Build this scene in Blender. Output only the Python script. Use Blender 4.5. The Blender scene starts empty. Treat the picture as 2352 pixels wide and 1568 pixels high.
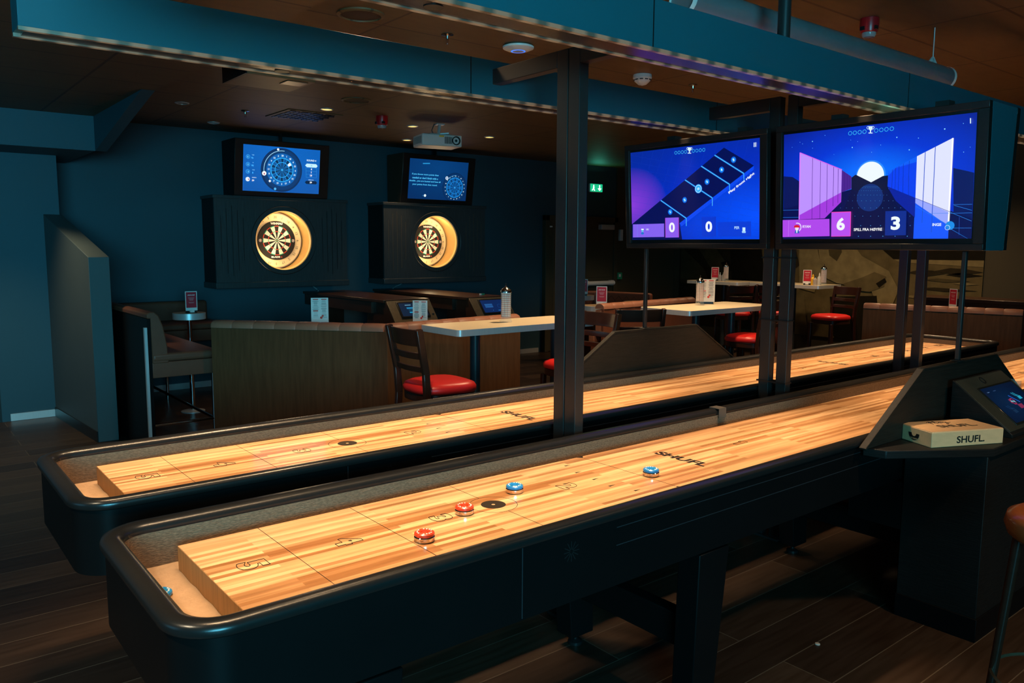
import bpy, math, random
import numpy as np
from mathutils import Vector, Matrix
R = math.radians
rnd = random.Random(7)
sc = bpy.context.scene
COL = sc.collection

# ------------------------------------------------------------------ camera
F_PX, YAW, PITCH, ROLL, CZ = 1829.4, R(51.222), R(6.870), R(0.299), 1.622
cd = bpy.data.cameras.new('camera'); cam = bpy.data.objects.new('camera', cd); COL.objects.link(cam)
fw = Vector((math.cos(PITCH)*math.cos(YAW), math.cos(PITCH)*math.sin(YAW), -math.sin(PITCH)))
rt = Vector((math.sin(YAW), -math.cos(YAW), 0)); up = rt.cross(fw)
r2 = rt*math.cos(ROLL) + up*math.sin(ROLL); u2 = up*math.cos(ROLL) - rt*math.sin(ROLL)
M = Matrix((r2, u2, -fw)).transposed().to_4x4(); M.translation = (0, 0, CZ)
cam.matrix_world = M
cd.sensor_width = 36; cd.lens = 36*F_PX/2352; cd.clip_start = 0.05; cd.clip_end = 100
sc.camera = cam
# ------------------------------------------------------------------ view, world
vs = sc.view_settings
vs.view_transform = 'Standard'; vs.look = 'None'; vs.gamma = 1; vs.use_curve_mapping = False; vs.exposure = 0.0
w = bpy.data.worlds.new('world'); sc.world = w; w.use_nodes = True
w.node_tree.nodes['Background'].inputs[0].default_value = (0.02, 0.09, 0.14, 1)
w.node_tree.nodes['Background'].inputs[1].default_value = 1.0
# ------------------------------------------------------------------ large lights
def light(kind, name, loc, energy, color, target=None, parent=None, **kw):
    d = bpy.data.lights.new(name, kind); d.energy = energy; d.color = color
    for k, v in kw.items(): setattr(d, k, v)
    o = bpy.data.objects.new(name, d); COL.objects.link(o); o.location = loc
    if target is not None:
        o.rotation_euler = (Vector(target)-Vector(loc)).to_track_quat('-Z', 'Y').to_euler()
    return o
WARM = (1.0, 0.68, 0.385); AMBER = (1.0, 0.60, 0.24)
# teal fill lamps added behind the camera and to its left
light('AREA', 'teal_fill', (-1.6, -3.85, 1.9), 400, (0.09, 0.48, 0.66), (-0.9, 6, 3.1), shape='RECTANGLE', size=3.0, size_y=1.4, spread=R(118))
light('AREA', 'teal_fill', (-3.85, 3.4, 1.7), 22, (0.13, 0.48, 0.72), (4, 7.5, 1.9), shape='RECTANGLE', size=3.0, size_y=1.6)
# LED strips under the two beams that hang over the tables
def strips(y, p):
    for i in range(6):
        light('AREA', 'led_strip_lamp', (0.98+i*1.13, y, 2.272), p, WARM, (0.98+i*1.13, y, 0), shape='RECTANGLE', size=1.05, size_y=0.05, spread=R(52))
strips(1.958, 8.4); strips(3.02, 8.4)

# ------------------------------------------------------------------ materials
MATS = {}
def mat(name, col, rough=0.5, metal=0.0, coat=0.0, var=0.15, vscale=8, bump=0.0, bscale=60, emit=None, estr=1.0, trans=0.0, ior=1.45, stretch=None, spec=0.5):
    if name in MATS: return MATS[name]
    m = bpy.data.materials.new(name); m.use_nodes = True; nt = m.node_tree; N = nt.nodes; L = nt.links
    b = N['Principled BSDF']
    b.inputs['Roughness'].default_value = rough; b.inputs['Metallic'].default_value = metal
    b.inputs['Coat Weight'].default_value = coat; b.inputs['Coat Roughness'].default_value = 0.12
    b.inputs['Transmission Weight'].default_value = trans; b.inputs['IOR'].default_value = ior
    b.inputs['Specular IOR Level'].default_value = spec
    tc = N.new('ShaderNodeTexCoord'); mp = N.new('ShaderNodeMapping'); L.new(tc.outputs['Object'], mp.inputs[0])
    if stretch: mp.inputs['Scale'].default_value = stretch
    nz = N.new('ShaderNodeTexNoise'); nz.inputs['Scale'].default_value = vscale; nz.inputs['Detail'].default_value = 5
    L.new(mp.outputs[0], nz.inputs['Vector'])
    mx = N.new('ShaderNodeMix'); mx.data_type = 'RGBA'
    c = Vector(col[:3])
    mx.inputs[6].default_value = (*(c*(1-var)), 1); mx.inputs[7].default_value = (*[min(1, x) for x in c*(1+var)], 1)
    L.new(nz.outputs['Fac'], mx.inputs[0]); L.new(mx.outputs[2], b.inputs['Base Color'])
    if bump:
        n2 = N.new('ShaderNodeTexNoise'); n2.inputs['Scale'].default_value = bscale; n2.inputs['Detail'].default_value = 3
        L.new(mp.outputs[0], n2.inputs['Vector'])
        bp = N.new('ShaderNodeBump'); bp.inputs['Strength'].default_value = bump; bp.inputs['Distance'].default_value = 0.004
        L.new(n2.outputs['Fac'], bp.inputs['Height']); L.new(bp.outputs[0], b.inputs['Normal'])
    if emit:
        b.inputs['Emission Color'].default_value = (*emit, 1); b.inputs['Emission Strength'].default_value = estr
    MATS[name] = m; return m
def srgb(h):
    h = h.lstrip('#'); v = [int(h[i:i+2], 16)/255 for i in (0, 2, 4)]
    return tuple(x/12.92 if x <= 0.04045 else ((x+0.055)/1.055)**2.4 for x in v)
def glow(h, s=1.0):
    k = 'screen_%s_%.2f' % (h, s)
    if k in MATS: return MATS[k]
    m = bpy.data.materials.new(k); m.use_nodes = True; nt = m.node_tree
    b = nt.nodes['Principled BSDF']; b.inputs['Base Color'].default_value = (0.005, 0.005, 0.005, 1); b.inputs['Roughness'].default_value = 0.3
    b.inputs['Emission Color'].default_value = (*srgb(h), 1); b.inputs['Emission Strength'].default_value = s
    MATS[k] = m; return m

def planks(name, c1, c2, c3, bw, bh, rough, coat, gscale=(1, 14, 14), offset=0.37, mortar=0.0, mcol=(0, 0, 0), bump=0.0, rot=0, plane='XY', gstr=0.5, spec=0.5):
    """boards: brick pattern in the given plane, three tones and a stretched grain"""
    if name in MATS: return MATS[name]
    m = bpy.data.materials.new(name); m.use_nodes = True; nt = m.node_tree; N = nt.nodes; L = nt.links
    b = N['Principled BSDF']; b.inputs['Roughness'].default_value = rough
    b.inputs['Coat Weight'].default_value = coat; b.inputs['Coat Roughness'].default_value = 0.08
    b.inputs['Specular IOR Level'].default_value = spec
    tc = N.new('ShaderNodeTexCoord'); mp = N.new('ShaderNodeMapping'); L.new(tc.outputs['Object'], mp.inputs[0])
    if plane == 'XZ': mp.inputs['Rotation'].default_value = (R(-90), 0, 0)
    elif rot: mp.inputs['Rotation'].default_value = (0, 0, rot)
    br = N.new('ShaderNodeTexBrick'); L.new(mp.outputs[0], br.inputs['Vector'])
    br.inputs['Scale'].default_value = 1; br.inputs['Brick Width'].default_value = bw; br.inputs['Row Height'].default_value = bh
    br.inputs['Mortar Size'].default_value = mortar; br.inputs['Bias'].default_value = 0; br.offset = offset; br.offset_frequency = 2; br.squash = 1.0; br.squash_frequency = 3
    br.inputs['Color1'].default_value = (0, 0, 0, 1); br.inputs['Color2'].default_value = (1, 1, 1, 1); br.inputs['Mortar'].default_value = (0.5, 0.5, 0.5, 1)
    rp = N.new('ShaderNodeValToRGB'); L.new(br.outputs['Color'], rp.inputs[0])
    e = rp.color_ramp.elements; e[0].position = 0.0; e[0].color = (*c1, 1); e[1].position = 1.0; e[1].color = (*c3, 1)
    x = e.new(0.55); x.color = (*c2, 1)
    mg = N.new('ShaderNodeMapping'); mg.inputs['Scale'].default_value = gscale; L.new(mp.outputs[0], mg.inputs[0])
    nz = N.new('ShaderNodeTexNoise'); nz.inputs['Scale'].default_value = 3.0; nz.inputs['Detail'].default_value = 6; L.new(mg.outputs[0], nz.inputs['Vector'])
    mx = N.new('ShaderNodeMix'); mx.data_type = 'RGBA'; mx.blend_type = 'MULTIPLY'
    rg = N.new('ShaderNodeValToRGB'); L.new(nz.outputs['Fac'], rg.inputs[0])
    g = rg.color_ramp.elements; g[0].position = 0.32; g[0].color = (0.55, 0.45, 0.33, 1); g[1].position = 0.62; g[1].color = (1.08, 1.05, 1.02, 1)
    mx.inputs[0].default_value = gstr; L.new(rp.outputs[0], mx.inputs[6]); L.new(rg.outputs[0], mx.inputs[7])
    out = mx.outputs[2]
    if mortar:
        m2 = N.new('ShaderNodeMix'); m2.data_type = 'RGBA'; L.new(br.outputs['Fac'], m2.inputs[0]); L.new(out, m2.inputs[6]); m2.inputs[7].default_value = (*mcol, 1); out = m2.outputs[2]
    L.new(out, b.inputs['Base Color'])
    if bump:
        bp = N.new('ShaderNodeBump'); bp.inputs['Strength'].default_value = bump; bp.inputs['Distance'].default_value = 0.003; bp.invert = True
        L.new(br.outputs['Fac'], bp.inputs['Height']); L.new(bp.outputs[0], b.inputs['Normal'])
    MATS[name] = m; return m

maple = planks('maple_butcher_block', (0.34, 0.150, 0.052), (0.62, 0.355, 0.175), (0.80, 0.515, 0.29), 0.62, 0.0185, 0.32, 0.5, gscale=(0.9, 14, 14), gstr=0.75)
maple_end = mat('maple_end_grain', (0.42, 0.21, 0.075), 0.6, var=0.4, vscale=5, stretch=(1, 22, 0.6))
floor_m = planks('dark_laminate_floor', (0.028, 0.016, 0.011), (0.042, 0.025, 0.016), (0.066, 0.040, 0.026), 1.35, 0.205, 0.38, 0.0, gscale=(1.2, 14, 14), mortar=0.0022, mcol=(0.11, 0.08, 0.055), bump=0.15, gstr=0.7, spec=0.28)
ceil_m = planks('brown_ceiling_tile', (0.108, 0.066, 0.024), (0.118, 0.072, 0.026), (0.132, 0.081, 0.030), 1.20, 0.60, 0.6, 0.0, gscale=(2, 6, 6), offset=0.0, mortar=0.009, mcol=(0.045, 0.024, 0.009), bump=0.5, gstr=0.25)
MATS['brown_ceiling_tile'].node_tree.nodes['Brick Texture'].squash = 1.0
wall_m = mat('petrol_wall_paint', (0.020, 0.064, 0.086), 0.62, var=0.08, vscale=2, bump=0.15, bscale=220)
divider_m = mat('grey_divider_paint', (0.060, 0.075, 0.078), 0.6, var=0.08, vscale=2, bump=0.15, bscale=220)
olive_m = mat('olive_brown_wall_paint', (0.055, 0.044, 0.022), 0.7, var=0.08, vscale=2)
beam_m = mat('petrol_beam_paint', (0.010, 0.092, 0.118), 0.42, var=0.06, vscale=3)
beam_under = mat('beam_underside_paint', (0.06, 0.05, 0.045), 0.22, var=0.05)
black_m = mat('black_laminate', (0.0048, 0.0046, 0.0046), 0.38, var=0.2, vscale=4, spec=0.14)
rail_m = mat('black_rubber_rail', (0.012, 0.0115, 0.011), 0.27, var=0.15, vscale=20, bump=0.03, bscale=500, spec=0.6)
black_wood = mat('black_stained_oak', (0.010, 0.009, 0.008), 0.5, var=0.5, vscale=6, stretch=(2, 2, 26), bump=0.25, bscale=9, spec=0.3)
black_woodx = mat('black_stained_oak_sideways', (0.018, 0.015, 0.011), 0.55, var=0.5, vscale=6, stretch=(2, 26, 26), bump=0.25, bscale=9, spec=0.2)
blue_wood = mat('cabinet_black_oak', (0.034, 0.041, 0.043), 0.45, var=0.4, vscale=6, stretch=(14, 14, 1.2), bump=0.35, bscale=8)
carpet_m = mat('brown_ribbed_carpet', (0.19, 0.122, 0.074), 0.95, var=0.6, vscale=150, bump=0.5, bscale=170, stretch=(0.6, 1, 1.6), spec=0.1)
sand_m = mat('tan_felt_gutter', (0.38, 0.245, 0.15), 0.9, var=0.22, vscale=24, bump=0.8, bscale=110, spec=0.1)
steel_black = mat('black_painted_steel', (0.022, 0.020, 0.019), 0.38, var=0.1, vscale=5)
chrome = mat('chrome', (0.75, 0.75, 0.75), 0.12, 1.0, var=0.03)
brushed = mat('brushed_aluminium', (0.62, 0.63, 0.63), 0.34, 0.45, var=0.12, vscale=5, stretch=(30, 30, 1))
red_vinyl = mat('red_vinyl', (0.68, 0.018, 0.016), 0.36, var=0.08, vscale=6)
leather = mat('tan_leather', (0.30, 0.125, 0.075), 0.45, var=0.15, vscale=14, bump=0.2, bscale=140, spec=0.35)
dark_leather = mat('brown_leather', (0.15, 0.050, 0.028), 0.45, var=0.15, vscale=14, bump=0.2, bscale=140, spec=0.3)
booth_wood = mat('brown_wood_panel', (0.105, 0.044, 0.018), 0.5, var=0.4, vscale=5, stretch=(9, 9, 0.8), bump=0.08, bscale=20, spec=0.15)
chair_wood = mat('dark_cherry_wood', (0.035, 0.012, 0.007), 0.28, var=0.3, vscale=8, stretch=(1, 1, 6))
stool_wood = mat('polished_brown_wood', (0.28, 0.075, 0.02), 0.22, var=0.3, vscale=8)
desk_wood = mat('dark_mahogany', (0.045, 0.018, 0.010), 0.28, var=0.35, vscale=5, stretch=(8, 1, 1))
bronze = mat('bronze_plate', (0.17, 0.125, 0.075), 0.36, 0.4, var=0.25, vscale=40)
top_m = mat('cream_laminate_tabletop', (0.74, 0.62, 0.42), 0.38, var=0.07, vscale=4, stretch=(1, 10, 1))
round_m = mat('small_table_laminate', (0.50, 0.33, 0.17), 0.4, var=0.1, vscale=6)
white_m = mat('white_plastic', (0.70, 0.68, 0.64), 0.4, var=0.04)
paper_m = mat('white_card', (0.72, 0.70, 0.66), 0.6, var=0.03)
redcard_m = mat('red_card', (0.50, 0.012, 0.03), 0.5, var=0.05)
ink_m = mat('grey_print', (0.12, 0.12, 0.12), 0.6)
inkred_m = mat('red_print', (0.62, 0.05, 0.03), 0.6)
mark_m = mat('dark_table_marking', (0.014, 0.010, 0.008), 0.55, var=0.5, vscale=300, spec=0.2)
black_p = mat('black_plastic', (0.010, 0.010, 0.010), 0.35, var=0.1)
redp_m = mat('red_fire_plastic', (0.55, 0.01, 0.012), 0.3, var=0.05)
clear_m = mat('clear_plastic', (0.75, 0.7, 0.68), 0.15, trans=0.6)
glass_m = mat('clear_glass', (0.55, 0.62, 0.58), 0.04, var=0.01); glass_m.node_tree.nodes['Principled BSDF'].inputs['Alpha'].default_value = 0.16
puck_red = mat('red_puck_cap', (0.80, 0.045, 0.012), 0.28, coat=0.5, var=0.04)
puck_blue = mat('blue_puck_cap', (0.012, 0.20, 0.50), 0.28, coat=0.5, var=0.04)
pine = mat('light_pine', (0.80, 0.48, 0.24), 0.5, var=0.12, vscale=4, stretch=(1, 14, 14))
yellow_m = mat('yellow_plastic', (0.75, 0.42, 0.02), 0.4)
green_m = mat('green_plastic', (0.02, 0.30, 0.14), 0.4)
sepia = lambda i: mat('mural_tone_%d' % i, [(0.010, 0.008, 0.004), (0.026, 0.019, 0.009), (0.060, 0.046, 0.020), (0.115, 0.085, 0.036), (0.20, 0.152, 0.068), (0.28, 0.22, 0.11)][i], 0.7, var=0.5, vscale=7, spec=0.1)

# ------------------------------------------------------------------ mesh helper
class MB:
    def __init__(s): s.v = []; s.f = []; s.mi = []; s.m = 0
    def add(s, vs, fs):
        o = len(s.v); s.v += [tuple(p) for p in vs]; s.f += [tuple(i+o for i in f) for f in fs]; s.mi += [s.m]*len(fs); return s
    def box(s, x0, x1, y0, y1, z0, z1):
        return s.add([(x0, y0, z0), (x1, y0, z0), (x1, y1, z0), (x0, y1, z0), (x0, y0, z1), (x1, y0, z1), (x1, y1, z1), (x0, y1, z1)],
                     [(0, 3, 2, 1), (4, 5, 6, 7), (0, 1, 5, 4), (1, 2, 6, 5), (2, 3, 7, 6), (3, 0, 4, 7)])
    def obox(s, c, ax, h):
        """box at centre c with three axes and half sizes"""
        c = Vector(c); A = [Vector(a).normalized()*k for a, k in zip(ax, h)]
        P = [c+A[0]*i+A[1]*j+A[2]*k for k in (-1, 1) for (i, j) in ((-1, -1), (1, -1), (1, 1), (-1, 1))]
        return s.add(P, [(0, 3, 2, 1), (4, 5, 6, 7), (0, 1, 5, 4), (1, 2, 6, 5), (2, 3, 7, 6), (3, 0, 4, 7)])
    def bar(s, p, q, wx, wy, upv=(0, 0, 1)):
        p, q = Vector(p), Vector(q); d = (q-p); u = Vector(upv)
        if abs(d.normalized().dot(u)) > 0.99: u = Vector((1, 0, 0))
        a = d.cross(u).normalized(); b = a.cross(d).normalized()
        return s.obox((p+q)/2, (d, a, b), (d.length/2, wx/2, wy/2))
    def tube(s, pts, r, n=12, cap=True):
        pts = [Vector(p) for p in pts]; rs = r if isinstance(r, (list, tuple)) else [r]*len(pts)
        o = len(s.v); ref = None
        for i, p in enumerate(pts):
            d = (pts[min(i+1, len(pts)-1)]-pts[max(i-1, 0)]).normalized()
            if ref is None: ref = Vector((0, 0, 1)) if abs(d.z) < 0.9 else Vector((1, 0, 0))
            a = d.cross(ref).normalized(); b = a.cross(d).normalized(); ref = b
            for k in range(n):
                t = 2*math.pi*k/n; s.v.append(tuple(p+(a*math.cos(t)+b*math.sin(t))*rs[i]))
        for i in range(len(pts)-1):
            for k in range(n):
                s.f.append((o+i*n+k, o+i*n+(k+1) % n, o+(i+1)*n+(k+1) % n, o+(i+1)*n+k)); s.mi.append(s.m)
        if cap:
            s.f.append(tuple(o+k for k in range(n))[::-1]); s.mi.append(s.m)
            s.f.append(tuple(o+(len(pts)-1)*n+k for k in range(n))); s.mi.append(s.m)
        return s
    def lathe(s, prof, c=(0, 0, 0), n=32, axis='Z', cap=False):
        o = len(s.v)
        for r, z in prof:
            for k in range(n):
                t = 2*math.pi*k/n; a, b = r*math.cos(t), r*math.sin(t)
                p = {'Z': (a, b, z), 'Y': (a, -z, b), 'X': (z, a, b)}[axis]
                s.v.append((p[0]+c[0], p[1]+c[1], p[2]+c[2]))
        for i in range(len(prof)-1):
            for k in range(n):
                s.f.append((o+i*n+k, o+i*n+(k+1) % n, o+(i+1)*n+(k+1) % n, o+(i+1)*n+k)); s.mi.append(s.m)
        if cap and prof[0][0] > 1e-6: s.f.append(tuple(o+k for k in range(n))[::-1]); s.mi.append(s.m)
        if cap and prof[-1][0] > 1e-6: s.f.append(tuple(o+(len(prof)-1)*n+k for k in range(n))); s.mi.append(s.m)
        return s
    def prism(s, poly, a, b, axis='Z'):
        """polygon in the plane across axis, from a to b"""
        n = len(poly)
        def P(p, h): return {'Z': (p[0], p[1], h), 'Y': (p[0], h, p[1]), 'X': (h, p[0], p[1])}[axis]
        vs = [P(p, a) for p in poly]+[P(p, b) for p in poly]
        return s.add(vs, [tuple(range(n))[::-1], tuple(range(n, 2*n))]+[(i, (i+1) % n, n+(i+1) % n, n+i) for i in range(n)])
    def sweep(s, path, prof, close=False):
        """closed path [(x,y,nx,ny)], profile [(offset,z)]"""
        o = len(s.v); n = len(path); m = len(prof)
        for (x, y, nx, ny) in path:
            for (d, z) in prof: s.v.append((x+nx*d, y+ny*d, z))
        for i in range(n):
            for j in range(m if close else m-1):
                a = o+i*m+j; b = o+i*m+(j+1) % m; c = o+((i+1) % n)*m+(j+1) % m; d = o+((i+1) % n)*m+j
                s.f.append((a, d, c, b)); s.mi.append(s.m)
        return s
    def build(s, name, mats, parent=None, world=False, bevel=0, smooth=35, seg=2):
        me = bpy.data.meshes.new(name); vs = s.v
        if world and parent is not None:
            mw = root_matrix(parent).inverted(); vs = [tuple(mw @ Vector(p)) for p in vs]
        me.from_pydata(vs, [], s.f)
        for m in (mats if isinstance(mats, (list, tuple)) else [mats]): me.materials.append(m)
        me.polygons.foreach_set('material_index', s.mi)
        me.polygons.foreach_set('use_smooth', [True]*len(s.f))
        me.set_sharp_from_angle(angle=R(smooth)); me.update()
        import bmesh
        bm = bmesh.new(); bm.from_mesh(me); bmesh.ops.recalc_face_normals(bm, faces=bm.faces); bm.to_mesh(me); bm.free()
        o = bpy.data.objects.new(name, me); COL.objects.link(o)
        if parent is not None: o.parent = parent
        if bevel:
            b = o.modifiers.new('bevel', 'BEVEL'); b.width = bevel; b.segments = seg; b.limit_method = 'ANGLE'; b.angle_limit = R(40)
        return o
def root_matrix(o):
    m = Matrix.LocRotScale(o.location, o.rotation_euler, o.scale)
    return m if o.parent is None else root_matrix(o.parent) @ m
def tag(o, label, cat, group=None):
    o['label'] = label; o['category'] = cat
    if group: o['group'] = group
    return o
def thing(name, label, cat, loc=(0, 0, 0), rz=0, group=None):
    o = bpy.data.objects.new(name, None); COL.objects.link(o); o.empty_display_size = 0.1
    o.location = loc; o.rotation_euler = (0, 0, rz); return tag(o, label, cat, group)
def struct(o): o['kind'] = 'structure'; return o
KIDS = {}
def kids(o): return [c for c in bpy.data.objects if c.parent == o]
def dup(o, loc=None, rz=None, label=None, group=None, parent=None):
    c = o.copy(); COL.objects.link(c)
    if parent is not None: c.parent = parent
    if loc is not None: c.location = loc
    if rz is not None: c.rotation_euler = (0, 0, rz)
    if label: c['label'] = label
    if group: c['group'] = group
    for k in kids(o): dup(k, parent=c)
    return c
def rrect(hx, hy, r, n=8, cx=0, cy=0):
    P = []
    for qx, qy, a0 in ((1, 1, 0), (-1, 1, 90), (-1, -1, 180), (1, -1, 270)):
        for k in range(n+1):
            a = R(a0+90*k/n); nx, ny = math.cos(a), math.sin(a)
            P.append((cx+qx*(hx-r)+r*nx, cy+qy*(hy-r)+r*ny, nx, ny))
    return P
def circle(cx, cy, r, n=40): return [(cx+r*math.cos(2*math.pi*k/n), cy+r*math.sin(2*math.pi*k/n)) for k in range(n)]
# ------------------------------------------------------------------ lettering
TXT = {}
def text_geo(s, bold=0.0, outline=0.0):
    k = (s, bold, outline)
    if k in TXT: return TXT[k]
    c = bpy.data.curves.new('t', 'FONT'); c.body = s; c.size = 1; c.offset = bold; c.resolution_u = 4
    if outline: c.fill_mode = 'NONE'; c.bevel_depth = outline; c.bevel_resolution = 0
    o = bpy.data.objects.new('t', c); COL.objects.link(o)
    bpy.context.view_layer.update()
    me = bpy.data.meshes.new_from_object(o.evaluated_get(bpy.context.evaluated_depsgraph_get()))
    vs = [tuple(v.co) for v in me.vertices]; fs = [tuple(p.vertices) for p in me.polygons]
    bpy.data.objects.remove(o); bpy.data.curves.remove(c); bpy.data.meshes.remove(me)
    x0 = min(v[0] for v in vs); x1 = max(v[0] for v in vs); y0 = min(v[1] for v in vs); y1 = max(v[1] for v in vs)
    TXT[k] = ([(v[0]-(x0+x1)/2, v[1]-(y0+y1)/2, v[2]) for v in vs], fs, x1-x0, y1-y0); return TXT[k]
def text(mb, s, c, ux, uy, h=None, w=None, bold=0.0, outline=0.0):
    """lettering centred on c, reading along ux with uy up; h is the height and w the width"""
    vs, fs, tw, th = text_geo(s, bold, outline)
    ky = (h/th) if h else (w/tw); kx = (w/tw) if w else ky
    c, ux, uy = Vector(c), Vector(ux).normalized(), Vector(uy).normalized(); nn = ux.cross(uy)
    mb.add([c+ux*v[0]*kx+uy*v[1]*ky+nn*v[2]*ky for v in vs], fs); return mb

class Screen:
    """flat artwork on a screen; px() maps the corners of the picture to metres on the panel"""
    def __init__(s, bl, ux, uy, W, H, corners):
        s.bl, s.ux, s.uy, s.W, s.H = Vector(bl), Vector(ux).normalized(), Vector(uy).normalized(), W, H
        s.n = s.ux.cross(s.uy); s.mb = MB(); s.mats = []; s.k = 0
        src = corners; dst = [(0, H), (W, H), (W, 0), (0, 0)]; A = []; B = []
        for (x, y), (u, v) in zip(src, dst):
            A.append([x, y, 1, 0, 0, 0, -u*x, -u*y]); B.append(u); A.append([0, 0, 0, x, y, 1, -v*x, -v*y]); B.append(v)
        s.h = np.append(np.linalg.solve(np.array(A, float), np.array(B, float)), 1).reshape(3, 3)
    def px(s, x, y):
        r = s.h @ np.array([x, y, 1.0]); return (r[0]/r[2], r[1]/r[2])
    def mat(s, m):
        if isinstance(m, str): m = glow(m)
        if m not in s.mats: s.mats.append(m)
        s.mb.m = s.mats.index(m)
    def P(s, q):
        return s.bl+s.ux*q[0]+s.uy*q[1]+s.n*(0.0006+0.00006*s.k)
    def poly(s, pts, m, metres=False):
        s.mat(m); s.k += 1
        q = pts if metres else [s.px(*p) for p in pts]
        q = [(min(max(a, 0), s.W), min(max(b, 0), s.H)) for a, b in q]
        s.mb.add([s.P(p) for p in q], [tuple(range(len(q)))])
    def rect(s, x0, y0, x1, y1, m): s.poly([(x0, y0), (x1, y0), (x1, y1), (x0, y1)], m)
    def line(s, a, b, wd, m):
        a, b = Vector((*s.px(*a), 0)), Vector((*s.px(*b), 0)); d = (b-a).normalized(); n = Vector((-d.y, d.x, 0))*wd/2
        s.poly([(a+n)[:2], (b+n)[:2], (b-n)[:2], (a-n)[:2]], m, True)
    def circ(s, x, y, r, m, n=28):
        c = s.px(x, y); s.poly(circle(c[0], c[1], r, n), m, True)
    def ring(s, x, y, r, wd, m, a0=0, a1=360, n=36):
        c = s.px(x, y); s.mat(m); s.k += 1
        A = [R(a0+(a1-a0)*i/n) for i in range(n+1)]
        vs = [s.P((c[0]+rr*math.cos(a), c[1]+rr*math.sin(a))) for a in A for rr in (r-wd/2, r+wd/2)]
        s.mb.add(vs, [(2*i, 2*i+1, 2*i+3, 2*i+2) for i in range(n)])
    def text(s, t, x, y, h, m, ang=0, bold=0.02, w=None):
        c = s.px(x, y); s.mat(m); s.k += 1; a = R(ang)
        text(s.mb, t, s.P(c), s.ux*math.cos(a)+s.uy*math.sin(a), -s.ux*math.sin(a)+s.uy*math.cos(a), h=h, w=w, bold=bold)
    def build(s, name, parent):
        return s.mb.build(name, s.mats, parent, world=True)
def gradient_screen(name, stops, centre, scale, rad=True, glow2=None):
    m = bpy.data.materials.new(name); m.use_nodes = True; nt = m.node_tree; N = nt.nodes; L = nt.links
    b = N['Principled BSDF']; b.inputs['Base Color'].default_value = (0.004, 0.004, 0.004, 1); b.inputs['Roughness'].default_value = 0.25
    tc = N.new('ShaderNodeTexCoord'); mp = N.new('ShaderNodeMapping'); L.new(tc.outputs['UV'], mp.inputs[0])
    mp.inputs['Location'].default_value = (-centre[0]*scale[0], -centre[1]*scale[1], 0); mp.inputs['Scale'].default_value = (scale[0], scale[1], 1)
    g = N.new('ShaderNodeTexGradient'); g.gradient_type = 'SPHERICAL' if rad else 'LINEAR'; L.new(mp.outputs[0], g.inputs[0])
    rp = N.new('ShaderNodeValToRGB'); L.new(g.outputs['Fac'], rp.inputs[0]); e = rp.color_ramp.elements
    e[0].position = stops[0][0]; e[0].color = (*srgb(stops[0][1]), 1); e[1].position = stops[-1][0]; e[1].color = (*srgb(stops[-1][1]), 1)
    for p, c in stops[1:-1]: x = e.new(p); x.color = (*srgb(c), 1)
    out = rp.outputs[0]
    if glow2:
        c2, s2, k2 = glow2; m2 = N.new('ShaderNodeMapping'); L.new(tc.outputs['UV'], m2.inputs[0])
        m2.inputs['Location'].default_value = (-c2[0]*s2[0], -c2[1]*s2[1], 0); m2.inputs['Scale'].default_value = (s2[0], s2[1], 1)
        g2 = N.new('ShaderNodeTexGradient'); g2.gradient_type = 'SPHERICAL'; L.new(m2.outputs[0], g2.inputs[0])
        mx = N.new('ShaderNodeMix'); mx.data_type = 'RGBA'; L.new(g2.outputs['Fac'], mx.inputs[0]); L.new(out, mx.inputs[6]); mx.inputs[7].default_value = (*srgb(k2), 1); out = mx.outputs[2]
    L.new(out, b.inputs['Emission Color']); b.inputs['Emission Strength'].default_value = 1.0
    return m
def panel_quad(S, mt, name, parent):
    me = bpy.data.meshes.new(name); inv = root_matrix(parent).inverted()
    P = [S.bl, S.bl+S.ux*S.W, S.bl+S.ux*S.W+S.uy*S.H, S.bl+S.uy*S.H]
    P = [p+S.n*0.0003 for p in P]+[p-S.n*0.004 for p in P]
    me.from_pydata([tuple(inv @ p) for p in P], [], [(0, 1, 2, 3), (7, 6, 5, 4), (0, 4, 5, 1), (1, 5, 6, 2), (2, 6, 7, 3), (3, 7, 4, 0)]); uv = me.uv_layers.new(name='UVMap')
    for i, c in enumerate([(0, 0), (1, 0), (1, 1), (0, 1)]): uv.data[i].uv = c
    me.materials.append(mt); o = bpy.data.objects.new(name, me); COL.objects.link(o); o.parent = parent; return o

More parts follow.
